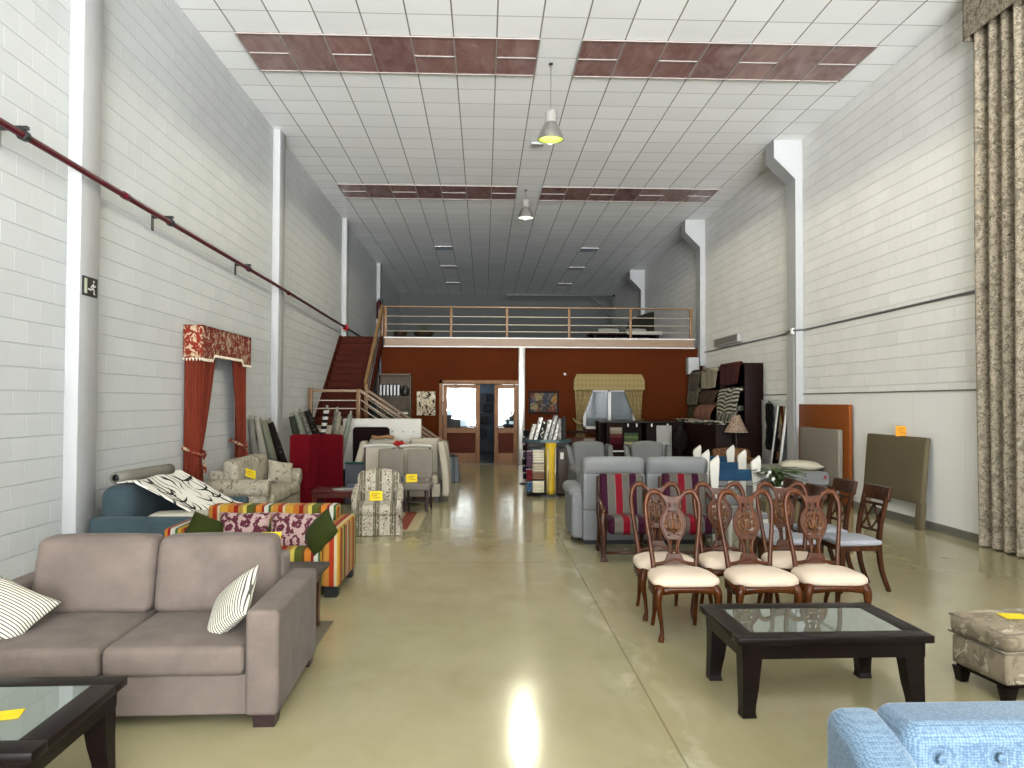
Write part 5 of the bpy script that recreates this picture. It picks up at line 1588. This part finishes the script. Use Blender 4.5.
# leopard chair and lamp
LEO = NT('leopard_print'); v = LEO.obj()
d_ = LEO.voro(v, 26, 'F1', 0); n_ = LEO.noise(v, 40, 3)
f_ = LEO.math('ADD', d_, LEO.math('MULTIPLY', n_, .35))
ring = LEO.math('MULTIPLY', LEO.step(f_, .36, .40), LEO.math('SUBTRACT', 1.0, LEO.step(f_, .56, .60)))
LEOP = LEO.fin(LEO.mix(ring, C('#9a6a44', .4), C('#2a1a12', .5)), .8, 0, .2)
t = thing('leopard_armchair', 'leopard-print low armchair in front of the dark shelving', 'armchair', (5.22, 15.78, 0))
def lb(x, y, z): return (x, y + (z - .4) * .15, z + .04 * math.cos(x / .42 * PI / 2) * (z > .5))
obj('backrest', G().soft(-.40, .40, .2, .38, .3, .74, .06, bul=(0, .02, 0), fn=lb), LEOP, t)
obj('seat_cushion', G().soft(-.32, .32, -.36, .22, .25, .44, .05, bul=(0, .01, .02)), LEOP, t)
for s in (-1, 1):
    obj('arm', G().soft(s * .37 - .06, s * .37 + .06, -.34, .34, .1, .58, .05), LEOP, t)
feet(t, [(sx * .34, sy * .28) for sx in (-1, 1) for sy in (-1, 1)], DKFOOT, .11, .03)
t = thing('table_lamp_stand', 'narrow dark pedestal carrying the spotted lamp', 'pedestal', (5.42, 16.38, 0))
obj('pedestal', G().lathe([(0, 0), (.15, 0), (.15, .03), (.04, .06), (.035, .6), (.12, .64), (.14, .66), (0, .66)], 20), DKFOOT, t)
t = thing('table_lamp', 'table lamp with a spotted scalloped shade standing near the shelving', 'lamp', (5.42, 16.38, .66))
obj('lamp_base', G().lathe([(0, 0), (.09, 0), (.09, .02), (.025, .05), (.02, .16), (.035, .22), (.02, .3), (.012, .42), (.012, .5), (0, .5)], 18), DKFOOT, t)
SPOT = NT('spotted_shade'); v = SPOT.obj(); d_ = SPOT.voro(v, 30, 'F1', 0)
SPM = SPOT.fin(SPOT.mix(SPOT.step(d_, .30, .34), C('#4a3428', .5), C('#a58d78', .55)), .8, 0, .2)
def shade(u, w):
    a = u * 2 * PI
    r_ = .085 + (.245 - .085) * (w ** 1.25)
    return (r_ * math.cos(a), r_ * math.sin(a), .80 - .36 * w - (.02 * abs(math.sin(a * 9)) if w > .95 else 0))
sh = obj('lamp_shade', G().sheet(shade, 72, 10, .004), SPM, t)
obj('shade_rim', G().tube([(.247 * math.cos(k * PI / 18), .247 * math.sin(k * PI / 18), .437) for k in range(36)], .007, 6, closed=True), plain('shade_trim', '#c4b39a', .7), sh)
obj('harp', G().tube(cr([(0, 0, .49), (.06, 0, .6), (.05, 0, .74), (0, 0, .8), (-.05, 0, .74), (-.06, 0, .6), (0, 0, .49)], 4), .004, 6), STEEL, t)

# ------------------------------------------------------------------ dark shelving with draped cloths
EBON = wood('ebony_stain', '#2a1813', '#1a0e0a', .5, axis=2, spec=.05, k=.5)
t = thing('cloth_shelving', 'tall dark shelving unit along the right wall hung with cloth lengths', 'shelving', (0, 0, 0))
g = G()
ys = (16.66, 18.4, 20.0, 21.25)
for y in ys:
    g.soft(5.70, 6.11, y - .02, y + .04, 1.22, 2.6, .006, seg=1, mid=1)
g.box(5.72, 6.11, 16.66, 21.28, 2.55, 2.6).box(6.08, 6.11, 16.66, 21.28, 1.22, 2.6)
obj('upright_frame', g, EBON, t)
for z in (1.55, 1.9, 2.22):
    obj('shelf', G().box(5.74, 6.08, 16.7, 21.25, z - .025, z), EBON, t)
obj('base_cabinet', G().soft(5.05, 6.11, 16.66, 21.28, 0, 1.22, .01, seg=1, mid=1), EBON, t)
obj('end_panel', G().soft(5.05, 6.11, 16.62, 16.66, 0, 1.24, .004, seg=1, mid=1), EBON, t)
PF = print_fabric
def hang(label, m, y0, y1, ztop, zbot, out=.06, bow=.0, top='roll'):
    t = thing('draped_cloth', label, 'cloth', (5.70, (y0 + y1) / 2, ztop), 0, 'cloth lengths on the dark shelving')
    w = (y1 - y0) / 2
    def fn(u, q):
        y = (u - .5) * 2 * w
        z = -(ztop - zbot) * q
        x = -out * (.35 + .65 * math.sin(min(1, q * 1.2) * PI / 2)) - bow * math.sin(q * PI)
        x += .012 * math.sin(u * 19 + q * 3)
        return (x, y * (1 + .05 * math.sin(q * 5)), z - .02 * math.sin(u * PI) * q)
    obj('cloth_length', G().sheet(fn, 20, 14, .006), m, t)
    if top == 'roll':
        obj('bolt', G().tube([(.02, -w, .0), (.02, 0, .0), (.02, w, .0)], .055, 14), m, t)
    return t
ZEB = NT('zebra'); v = ZEB.obj()
wz = ZEB.n('ShaderNodeTexWave', bands_direction='Z'); wz.inputs['Scale'].default_value = 3.6; wz.inputs['Distortion'].default_value = 5; wz.inputs['Detail'].default_value = 1; wz.inputs['Detail Scale'].default_value = .7
ZEB.l(v, wz.inputs['Vector'])
ZEBRA = ZEB.fin(ZEB.mix(ZEB.step(wz.outputs['Fac'], .45, .55), C('#c9c2ae', .55), C('#33302a', .5)), .8, 0, .2)
hang('maroon cloth draped over the top of the nearest shelving bay', fabric('maroon_cloth', '#5a2a26'), 16.95, 18.3, 2.60, 2.16, .05)
hang('black and cream zebra cloth hanging in the nearest shelving bay', ZEBRA, 16.85, 18.3, 2.02, 1.5, .12)
hang('grey and white striped cloth hanging below the zebra cloth', stripes('grey_white_stripe', [(0, '#c9c5b6'), (.5, '#55564f')], .17, .8, 1), 16.85, 18.25, 1.60, 1.27, .16)
hang('cream cloth draped over the top of the middle shelving bay', fabric('pale_cream_cloth', '#c4b9a0'), 18.6, 19.9, 2.55, 2.1, .05)
hang('brown cloth with pale roll hanging in the middle shelving bay', stripes('brown_rib', [(0, '#6a5040'), (.5, '#54402f')], .08, .8, 1), 18.55, 19.95, 1.98, 1.72, .10)
hang('dusty pink cloth falling down the middle shelving bay', fabric('dusty_pink_cloth', '#a8745e'), 18.5, 19.95, 1.68, 1.25, .18, .06)
hang('grey speckled cloth on the top of the farthest shelving bay', PF('speckled_grey', '#7d7264', [('#4a4038', 20, .56)]), 20.1, 21.2, 2.5, 2.08, .05)
hang('pale floral cloth in the middle of the farthest shelving bay', PF('pale_floral_cloth', '#6f6a5c', [('#b9b09c', 16, .55)]), 20.1, 21.2, 2.06, 1.68, .08)
hang('olive cloth low in the farthest shelving bay', PF('olive_cloth', '#5e5436', [('#827448', 8, .56)]), 20.1, 21.15, 1.62, 1.28, .08)
for k, (x, y, m, lab) in enumerate(((5.35, 17.3, ZEBRA, 'crumpled zebra cloth on the dark base cabinet, nearest the camera'),
                                  (5.3, 18.6, fabric('white_cloth', '#c9c4b4'), 'crumpled white cloth in the middle of the dark base cabinet'),
                                  (5.35, 20.0, ZEBRA, 'crumpled zebra cloth at the far end of the dark base cabinet'))):
    def cr_(u, w, k=k):
        return ((u - .5) * .5, (w - .5) * 1.0, .03 + .022 * math.sin(u * 13 + w * 7 + k) + .02 * math.sin(w * 22 + k * 2) + .01)
    o = obj('crumpled_cloth', G().sheet(cr_, 20, 30, .01), m, None, (x, y, 1.22))
    tag(o, lab, 'cloth', 'crumpled cloths on the base cabinet')

# ------------------------------------------------------------------ dark sample counter under the window
t = thing('sample_counter', 'long dark sample counter below the office window', 'counter', (4.0, 19.6, 0))
obj('carcass', G().box(-1.1, 1.02, .3, .33, 0, 1.2).box(-1.1, -1.07, -.3, .33, 0, 1.2).box(.99, 1.02, -.3, .33, 0, 1.2).box(.1, .13, -.3, .33, 0, 1.2).box(-1.07, .99, -.3, .3, .08, .11).box(-1.07, .99, -.28, .3, .55, .58).box(.13, 1.0, -.3, -.28, .08, 1.18), EBON, t)
obj('worktop', G().soft(-1.13, 1.03, -.36, .35, 1.2, 1.25, .008, seg=1, mid=1), plain('dark_counter_top', '#2a2420', .4, spec=.1), t)
for k, x in enumerate((-.6, -.38, -.16, .22, .62)):
    o = obj('tag', G().soft(x - .02, x + .02, -.372, -.364, 1.11, 1.19, .003, seg=1, mid=1), WHITE, t)
BUR = stripes('burgundy_shades', [(0, '#4a1220'), (.35, '#6a2430'), (.6, '#8a4a44'), (.75, '#b9ad98'), (.88, '#d4cab4')], .62, .8, 2, .12)
t = thing('colour_card_rack', 'hanging sample rack graded from cream to burgundy on the dark counter', 'sample rack', (3.30, 19.14, .55))
obj('sample_fan', G().soft(-.15, .15, -.02, .05, 0, .58, .01, seg=1, mid=2), BUR, t)
obj('rack_shelf', G().box(-.24, .24, -.05, .2, -.06, -.03), WHITE_M, t)
obj('rack_stand', G().box(-.22, .22, .06, .08, -.55, .64).box(-.24, .24, -.08, .2, -.55, -.52), EBON, t)
t = thing('sample_books', 'stack of green and tan sample books in the dark counter', 'book', (3.72, 19.5, .58))
for k, c_ in enumerate(('#8a8256', '#b9a878', '#4c5a30', '#6a7a3c', '#2f4a2c')):
    obj('sample_book', G().soft(-.18, .18, -.15, .15, .001 + k * .075, .07 + k * .075, .006, seg=1, mid=1), plain('book_%d' % k, c_, .6), t)
o = obj('white_board', G().soft(-.19, .19, -.012, .012, 0, .62, .004, seg=1, mid=1), plain('pale_board', '#a9a6a0', .6), None, (4.52, 19.16, .55), (-.06, 0, 0))
o.location = (4.52, 19.13, .0); o.scale = (1, 1, 1.85)
tag(o, 'narrow pale board standing against the front of the dark counter', 'board')
o = obj('dark_bust', G().lathe([(0, 0), (.16, 0), (.16, .02), (.03, .05), (.03, .55), (.13, .62), (.17, .8), (.15, .95), (.06, 1.08), (.05, 1.14), (0, 1.15)], 20), PF('dark_figured', '#24201c', [('#4a4640', 14, .58)]), None, (4.78, 18.6, 0))
tag(o, 'dark figured dress form standing in front of the counter', 'dress form')

# low dark shelf under the window left of the counter
t = thing('low_shelf', 'low dark shelf with folded cloths left below the office window', 'shelf', (2.62, 20.6, 0))
obj('frame', G().box(-.55, -.5, -.25, .25, 0, .95).box(.5, .55, -.25, .25, 0, .95).box(-.55, .55, -.25, .25, .9, .95).box(-.5, .5, -.25, .25, .6, .63).box(-.5, .5, -.25, .25, .2, .23), EBON, t)
for k, (x, z, w, c_) in enumerate(((-.2, .63, .22, '#7a4a44'), (.22, .63, .2, '#b09a88'), (-.1, .23, .3, '#5a2f34'), (.3, .23, .15, '#8a8a8a'))):
    o = obj('folded_cloth', G().soft(-w, w, -.2, .18, 0, .14, .04, bul=(0, 0, .02)), fabric('fold_%d' % k, c_), None, (2.62 + x, 20.58, z))
    tag(o, 'folded %s cloth on the low dark shelf under the window' % ('dull red', 'beige', 'burgundy', 'grey')[k], 'cloth', 'folded cloths under the window')

# cornice and drapes of the office window
GOLD = NT('gold_plaid'); v = GOLD.obj(); x, y, z = GOLD.xyz(v)
a_ = GOLD.math('LESS_THAN', GOLD.math('FRACT', GOLD.math('ADD', GOLD.math('DIVIDE', x, .11), 20)), .25)
b_ = GOLD.math('LESS_THAN', GOLD.math('FRACT', GOLD.math('ADD', GOLD.math('DIVIDE', z, .14), 20)), .25)
col = GOLD.mix(GOLD.math('MULTIPLY', a_, .45), C('#a8925e', .45), C('#7d6a3e', .45))
col = GOLD.mix(GOLD.math('MULTIPLY', b_, .35), col, C('#c4b184', .45))
GOLDP = GOLD.fin(col, .8, 0, .2)
t = thing('window_drapes', 'golden plaid drapes and cornice around the office window', 'curtain', (3.46, OW - .05, 0))
poly = [(-.90, 2.50), (.90, 2.50), (.985, 2.32), (.985, 2.06), (-.985, 2.06), (-.985, 2.32)]
obj('cornice', G().prism(poly, -.2, .03, 'y'), GOLDP, t)
for s in (-1, 1):
    def dr(u, q, s=s):
        z = 2.07 - 1.75 * q
        k = max(0, 1 - abs(z - 1.15) / .95)
        inner = .42 + (.78 - .42) * k; outer = .95 - .06 * k
        x = s * (inner + (outer - inner) * u)
        return (x, -.09 + .025 * math.sin(u * 2 * PI * 5), z)
    obj('drape', G().sheet(dr, 44, 18, .005), GOLDP, t)
    obj('tieback', G().tube(cr([(s * .97, .03, 1.25), (s * .9, -.13, 1.17), (s * .8, -.14, 1.12), (s * .74, -.07, 1.15)], 4), .03, 8), GOLDP, t)

# patchwork picture on the rust wall
PW = NT('patchwork'); v = PW.obj(); x, y, z = PW.xyz(v)
dx_ = PW.math('FRACT', PW.math('ADD', PW.math('ADD', PW.math('DIVIDE', x, .42), PW.math('DIVIDE', z, .31)), 10.5))
dz_ = PW.math('FRACT', PW.math('ADD', PW.math('SUBTRACT', PW.math('DIVIDE', x, .42), PW.math('DIVIDE', z, .31)), 10.5))
ln_ = PW.math('MAXIMUM', PW.math('LESS_THAN', dx_, .07), PW.math('LESS_THAN', dz_, .07))
hue = PW.xyz(PW.voro(v, 5, 'F1', 1))[0]
sat = PW.ramp(hue, [(0, C('#6a3420', .5)), (.2, C('#2c3448', .6)), (.4, C('#8d7a5a', .5)), (.6, C('#3a2a26', .6)), (.75, C('#a0702c', .5)), (.9, C('#5a5a62', .5))])
sat = PW.mix(PW.math('MULTIPLY', PW.step(PW.noise(v, 24, 3), .5, .62), .6), sat, C('#8d7c60', .6))
PATCH = PW.fin(PW.mix(ln_, sat, C('#1c1612')), .8, 0, .2)
t = thing('patchwork_picture', 'dark-framed patchwork textile picture with diagonal bands on the rust wall', 'picture', (1.66, OW - .002, 1.40))
obj('textile', G().box(-.37, .37, -.025, -.002, .05, .57), PATCH, t)
obj('frame', G().box(-.42, .42, -.035, 0, 0, .05).box(-.42, .42, -.035, 0, .57, .63).box(-.42, -.37, -.035, 0, .05, .57).box(.37, .42, -.035, 0, .05, .57), EBON, t)
o = obj('wall_spot', G().lathe([(0, 0), (.03, 0), (.04, .05), (0, .06)], 12), WHITE_M, None, (2.25, OW - .001, 2.5), (PI / 2, 0, 0))
tag(o, 'tiny white wall fitting high on the rust wall left of the gold cornice', 'wall fitting')

# ------------------------------------------------------------------ octagonal swatch stand
t = thing('swatch_stand', 'dark display stand with a yellow column and hanging swatches by the aisle', 'display stand', (1.2, 14.3, 0))
oc = [(.43 * math.cos(PI / 8 + k * PI / 4), .36 * math.sin(PI / 8 + k * PI / 4)) for k in range(8)]
obj('base_plate', G().prism(oc, .0, .04, 'z'), BLACK, t)
TEALP = plain('blue_green_edge', '#3d5656', .4)
obj('top_shelf', G().prism([(x * 1.04, y * 1.04) for x, y in oc], .98, 1.03, 'z'), TEALP, t)
obj('under_shelf', G().prism([(x * .97, y * .97) for x, y in oc], .86, .90, 'z'), plain('slate_shelf', '#3a3c40', .5), t)
obj('yellow_column', G().lathe([(0, .05), (.085, .05), (.085, .1), (.105, .98), (0, .98)], 20, (.02, -.3, 0)), plain('mustard_plastic', '#c9a41c', .5, .05, k=.6), t)
obj('core_panel', G().box(-.36, .36, -.02, .02, .04, .98).box(-.02, .02, -.3, .3, .04, .98), plain('dark_brown_board', '#3b2c22', .5), t)
obj('side_panel', G().soft(.16, .42, -.24, -.21, .05, .86, .006, seg=1, mid=1), plain('brown_board', '#4a3a2c', .5), t)
obj('swing_tag', G().soft(.2, .26, -.25, -.242, .68, .8, .003, seg=1, mid=1), WHITE, t)
for x in (-.04, .1):
    obj('chrome_pole', G().tube([(x, -.38, 0), (x, -.38, .9)], .012, 8), STEEL, t)
for (x, y) in ((-.3, -.2), (.3, -.2), (-.3, .2), (.3, .2)):
    obj('castor', G().tube([(x - .015, y, .03), (x + .015, y, .03)], .03, 12), BLACK, t)
for (c_, z0, z1, x0, x1, lab) in (('#cfc6ae', .62, .85, -.31, -.10, 'cream'), ('#bdb196', .46, .6, -.31, -.10, 'beige'), ('#8a6a54', .32, .45, -.31, -.1, 'brown'), ('#d9cfb4', .08, .29, -.31, -.1, 'ivory'),
                             ('#6d1f26', .3, .5, -.42, -.32, 'red'), ('#3f5a78', .1, .27, -.42, -.32, 'blue'), ('#5a4050', .55, .83, -.42, -.32, 'plum')):
    o = thing('swatch_bundle', '%s swatch bundle hanging on the left of the display stand' % lab, 'fabric swatches', (1.2, 14.3, z0), 0, 'swatch bundles on the display stand')
    n = max(3, int((z1 - z0) / .04))
    g = G()
    for k in range(n):
        h = (z1 - z0) / n
        g.soft(x0, x1, -.34 - .008 * (k % 2), -.25, k * h, (k + .9) * h, .012, seg=2, mid=1)
    obj('swatch_layers', g, fabric('swatch_' + lab, c_, k=.7), o)
    obj('bundle_rail', G().tube([(x0 - .01, -.3, z1 - z0), (x1 + .01, -.3, z1 - z0)], .007, 6), STEEL, o)
cols = [('#a9a6a0', 'pale grey'), ('#d0cdc6', 'white'), ('#1e1e20', 'black'), ('#bdbab4', 'light'), ('#8c8a86', 'mid grey'), ('#d6d2ca', 'off-white'), ('#6f6d6a', 'dark grey'), ('#2c2a2a', 'charcoal')]
for k, (c_, lab) in enumerate(cols):
    x = -.34 + k * .088
    o = thing('sample_book', '%s cloth sample book standing on top of the display stand, number %s from the left' % (lab, ('one', 'two', 'three', 'four', 'five', 'six', 'seven', 'eight')[k]), 'sample book', (1.2 + x, 14.26, 1.031), 0, 'sample books on the display stand')
    o['label'] = '%s sample book %s on top of the display stand' % (lab, ('leftmost', 'beside the leftmost', 'third from left', 'fourth from left', 'fourth from right', 'third from right', 'beside the rightmost', 'rightmost')[k])
    hgt = (.28, .40, .34, .36, .44, .34, .38, .40)[k]
    def tl(px, py, pz, k=k): return (px + pz * (.28 if k < 6 else .02), py + pz * .1, pz)
    obj('cover', G().soft(-.03, .03, -.16, .12, 0, hgt, .004, seg=1, mid=1, fn=tl), print_fabric('cover_%d' % k, c_, [('#3a3836' if k % 2 else '#d4d0c8', 9, .58)], k=.75), o)
    obj('handle_loop', G().tube([tl(.0, .0, hgt - .005), tl(.0, -.03, hgt + .03), tl(0, -.07, hgt + .03), tl(0, -.1, hgt - .005)], .006, 6), DARKM, o)
t = thing('purple_swatches', 'dark swatch rack with violet and black hangers beside the steel column', 'swatch rack', (.92, 16.2, 0))
obj('rack_pole', G().tube([(0, 0, 0), (0, 0, 1.15)], .02, 10).lathe([(0, 0), (.16, 0), (.16, .02), (0, .02)], 16), DARKM, t)
for k in range(7):
    obj('swatch', G().soft(-.09 - .01 * (k % 3), .09, -.03, .03, .10 + k * .15, .22 + k * .15, .012, seg=2, mid=1), fabric('violet_%d' % k, ('#2a2438', '#3f3050', '#1c1c22', '#4a4a58', '#26221f', '#5a5560', '#1f1f25')[k]), t)

# ------------------------------------------------------------------ curtain at the right edge
TOILE = print_fabric('toile_print', '#a0937f', [('#7d7362', 9, .52), ('#b9ac94', 15, .57), ('#5f574a', 24, .58), ('#7a7d70', 9, .64)], k=.56)
t = thing('toile_curtain', 'tall patterned toile curtain with a valance hanging on the right wall', 'curtain', (XR, 8.06, 0))
def tc(u, q):
    y = -.95 + 2.05 * u
    f = 1 - .25 * q
    return (-.10 + .05 * math.sin(u * 2 * PI * 9) * (1 - .35 * math.sin(q * 3) * 0) + .012 * math.sin(u * 37), y + .02 * math.sin(q * 4 + u * 6), 6.72 - 6.70 * q)
obj('drape', G().sheet(tc, 150, 24, .006), TOILE, t)
def tv(u, q):
    L = 2.2; P = .24
    s = u * (L + 2 * P)
    if s < P: x, y = -s, -1.05
    elif s < P + L: x, y = -P, -1.05 + (s - P)
    else: x, y = -P + (s - P - L), 1.15
    return (x - .003, y, 6.20 + .56 * q)
obj('valance', G().sheet(tv, 60, 6, .02), TOILE, t)

# ------------------------------------------------------------------ wall lamp on the right wall
t = thing('emergency_light', 'long grey emergency light fitting fixed high on the right wall', 'light fitting', (XR, 19.0, 3.18))
obj('housing', G().soft(-.12, 0, -.95, .95, 0, .2, .02, seg=2, mid=2), plain('pale_housing', '#b3b2ac', .4), t)
obj('louvre', G().box(-.125, -.118, -.9, .85, .03, .17), plain('grey_louvre', '#77756f', .4), t)

# ------------------------------------------------------------------ high-bay lamps and ceiling fittings
def mk_lampglow(name, c1, st):
    t = NT(name)
    t.b.inputs['Base Color'].default_value = (.6, .6, .5, 1)
    t.b.inputs['Emission Color'].default_value = c1
    t.b.inputs['Emission Strength'].default_value = st
    return t.m
def highbay(label, x, y, zb, gl):
    t = thing('high_bay_lamp', label, 'ceiling lamp', (x, y, zb), 0, 'high-bay lamps under the ceiling')
    obj('reflector', G().lathe([(.195, 0), (.19, .03), (.155, .13), (.11, .22), (.085, .26), (.08, .26), (.105, .215), (.15, .125), (.18, .03), (.185, .0)], 32, cap=False), plain('spun_aluminium', '#b9b6ae', .3, .03, metal=.7), t)
    obj('gear_housing', G().lathe([(0, .25), (.085, .25), (.09, .27), (.09, .40), (.08, .44), (.05, .455), (0, .46)], 24), plain('pale_gear_box', '#a9a69e', .5, k=.5, spec=.05), t)
    obj('bulb', G().lathe([(0, .002), (.10, .004), (.183, .012), (.15, .04), (0, .05)], 28), gl, t)
    ld = bpy.data.lights.new('high_bay_bulb', 'SPOT')
    ld.spot_size = 3.12
    ld.spot_blend = .1
    ld.energy = LAMP_W
    ld.color = (1.0, .95, .72)
    ld.shadow_soft_size = .045
    lo = bpy.data.objects.new('high_bay_bulb', ld); COL.objects.link(lo)
    lo.parent = t; lo.location = (0, 0, -.02)
    obj('hook', G().tube([(0, 0, .455), (0, 0, H - zb)], .003, 6).lathe([(0, H - zb - .02), (.03, H - zb - .02), (.03, H - zb - .002), (0, H - zb - .002)], 12), DARKM, t)
    return t
del_ = None
highbay('nearer high-bay lamp with a yellow glow under the tiled ceiling', .98, 11.4, 5.64, mk_lampglow('yellow_glow', (.72, .90, .06, 1), 1.0))
highbay('farther high-bay lamp with a white glow under the tiled ceiling', .98, 18.3, 6.12, mk_lampglow('white_glow', (1, 1, .78, 1), 1.4))
t = thing('ceiling_light', 'small flat light fitting on the ceiling below the nearer high-bay lamp', 'ceiling light', (1.02, 14.93, H - .05))
obj('housing', G().soft(-.12, .12, -.06, .06, 0, .045, .012, seg=2, mid=1), PLASTER, t)
for k, (x, y, lab) in enumerate(((-1.345, 25.4, 'left bluish nearest'), (-1.345, 29.0, 'left middle'), (-1.345, 33.0, 'left farthest'), (3.455, 25.4, 'right bluish nearest'), (3.455, 29.0, 'right middle'), (3.455, 33.0, 'right farthest'))):
    t = thing('recessed_light', '%s recessed light panel in the dim rear ceiling' % lab, 'ceiling light', (x, y, H - .02), 0, 'recessed panels in the rear ceiling')
    obj('diffuser', G().box(-.28, .28, -.28, .28, .002, .014), plain('diffuser_%d' % k, '#b9cbe0' if y < 26 else '#d0d0cc', .3), t)
    obj('frame', G().box(-.3, .3, -.3, -.28, 0, .018).box(-.3, .3, .28, .3, 0, .018).box(-.3, -.28, -.28, .28, 0, .018).box(.28, .3, -.28, .28, 0, .018), WHITE_M, t)

# ------------------------------------------------------------------ things on the upper floor
t = thing('upper_table', 'low dark table with pale cushions on the upper floor at the right', 'table', (4.05, 22.1, MZ))
obj('tabletop', G().soft(-1.05, 1.0, -.4, .4, .14, .2, .01, seg=1, mid=1), EBON, t)
obj('edge', G().box(.0, 1.0, -.42, -.4, .15, .24), plain('pale_edge', '#a9a89e', .5), t)
for s in (-1, 1):
    obj('leg', G().box(s * .9 - .04, s * .9 + .04, -.35, .35, 0, .15), EBON, t)
PALEC = fabric('pale_cushion', '#b4b2a8')
for k, (x, lab) in enumerate(((-.5, 'left'), (.3, 'right'))):
    o = obj('seat_cushion', G().soft(-.3, .3, -.25, .25, 0, .13, .05, bul=(0, 0, .03)), PALEC, None, (4.05 + x, 22.1, MZ + .2))
    tag(o, '%s pale cushion on the low table of the upper floor' % lab, 'cushion', 'pale cushions upstairs')
t = thing('upper_chair', 'dark chair with a curved back on the upper floor near the right wall', 'chair', (5.0, 24.2, MZ))
obj('seat', G().soft(-.4, .4, -.4, .35, .3, .45, .05), fabric('dark_olive_cloth', '#35352c'), t)
obj('backrest', G().prism([(-.42, .35), (.45, .35), (.45, 1.14), (.3, 1.12), (-.1, .98), (-.36, .8), (-.44, .6)], .28, .42, 'y'), bpy.data.materials['dark_olive_cloth'], t)
feet(t, [(sx * .33, sy * .32) for sx in (-1, 1) for sy in (-1, 1)], DKFOOT, .31, .03)
WICK = wood('dark_wicker', '#4a3422', '#2e2014', .6)
for (x, w_, lab) in ((-2.38, .2, 'dark wicker basket at the left end of the upper floor'), (-1.72, .3, 'wide brown wicker basket with greenery behind the upper railing')):
    t = thing('wicker_basket', lab, 'basket', (x, 21.9, MZ), 0, 'wicker baskets upstairs')
    obj('basket_body', G().lathe([(0, 0), (w_ * .7, 0), (w_, .2), (w_ * 1.02, .22), (w_ * .9, .21), (0, .18)], 24), WICK, t)
    if w_ > .25:
        for k in range(14):
            a = k * 2.4
            obj('sprig', G().tube(cr([(0, 0, .18), (.12 * math.cos(a), .12 * math.sin(a), .36), (.26 * math.cos(a), .22 * math.sin(a), .40 + .02 * (k % 3))], 4), lerp_list([.01, .03, .004], 9), 6, flat=(1, .3)), bpy.data.materials['leaf_green'], t)
# door frame at the far end of the upper floor
struct('trim_upper_doorway', G().box(5.68, 5.80, 33.9, 34.0, MZ, 6.5).box(1.0, 5.8, 33.9, 34.0, 6.42, 6.5).bar((4.85, 33.95, 6.35), (5.7, 33.95, 5.5), .07), DARKM)

# ------------------------------------------------------------------ inside the office
NAVY = plain('navy_cabinet', '#24303c', .5)
t = thing('office_rack', 'dark rack seen through the gap between the office doors', 'rack', (.15, 26.3, 0))
obj('rack_frame', G().box(-.42, -.38, -.25, .25, 0, 2.0).box(.38, .42, -.25, .25, 0, 2.0).box(-.4, .4, .2, .25, 0, 2.0), NAVY, t)
for z in (.5, .95, 1.35, 1.7, 2.0):
    obj('shelf', G().box(-.4, .4, -.25, .25, z - .03, z), NAVY, t)
for k in range(6):
    z = (.5, .5, .95, .95, 1.35, 1.7)[k]; x = (-.2, .18, -.15, .2, 0, .1)[k]
    o = obj('storage_box', G().soft(-.15, .15, -.18, .18, 0, .28, .02, seg=1, mid=1), plain('dark_box_%d' % k, ('#1e2630', '#2f4a50', '#15181c', '#33424e', '#1a2228', '#27313a')[k], .6), None, (.15 + x, 26.28, z))
    tag(o, ('lower left', 'lower right', 'second-shelf left', 'second-shelf right', 'third-shelf', 'top')[k] + ' dark box on the rack inside the office', 'box', 'boxes on the office rack')
o = thing('office_cabinet', 'dark low cabinet behind the left glass door of the office', 'cabinet', (-1.05, 24.6, 0))
obj('body', G().soft(-.3, .3, -.25, .25, 0, 1.3, .01, seg=1, mid=1), plain('slate_cabinet', '#3a4240', .5), o)
for z in (.2, .48, .76):
    obj('drawer_front', G().soft(-.27, .27, -.262, -.25, z, z + .25, .004, seg=1, mid=1), plain('drawer_%d' % int(z * 100), '#48504e', .5), o)
t = thing('office_desk', 'dark office desk with a screen behind the right glass door', 'desk', (.85, 24.8, 0))
obj('desktop', G().box(-.5, .5, -.35, .35, .95, 1.0), BLACK, t)
obj('desk_panel', G().box(-.48, .48, -.3, -.26, 0, .95).box(-.48, -.44, -.3, .3, 0, .95).box(.44, .48, -.3, .3, 0, .95), BLACK, t)
t = thing('desk_monitor', 'dark monitor on the office desk behind the right glass door', 'monitor', (.78, 24.8, 1.0))
obj('screen', G().soft(-.24, .24, -.02, .02, .1, .42, .008, seg=1, mid=1), BLACK, t)
obj('monitor_stand', G().box(-.03, .03, 0, .03, 0, .14).box(-.1, .1, -.08, .08, 0, .012), BLACK, t)
t = thing('teal_poster', 'turquoise poster on an easel visible through the right office door', 'poster', (.68, 25.6, 0))
obj('poster_sheet', G().box(-.22, .22, -.01, .01, 1.72, 2.25), PF('turquoise_poster_print', '#4a6a66', [('#2fa08a', 3, .54), ('#6a7a7c', 7, .6)]), t)
obj('easel', G().bar((-.2, .03, 0), (0, .03, 1.8), .03).bar((.2, .03, 0), (0, .03, 1.8), .03).bar((0, .35, 0), (0, .04, 1.8), .03), DARKM, t)
t = thing('coat_stand', 'dark coat stand beside the gap behind the left glass door', 'coat stand', (-.30, 24.2, 0))
obj('pole', G().tube([(0, 0, 0), (0, 0, 1.5)], .02, 8).lathe([(0, 0), (.16, 0), (.16, .02), (0, .02)], 16), BLACK, t)
obj('hanging_coat', G().tube(cr([(-.03, 0, .85), (-.05, 0, 1.2), (-.0, 0, 1.5), (.02, 0, 1.7)], 4), lerp_list([.11, .13, .1, .03], 13), 10, flat=(.8, 1.2)), BLACK, t)
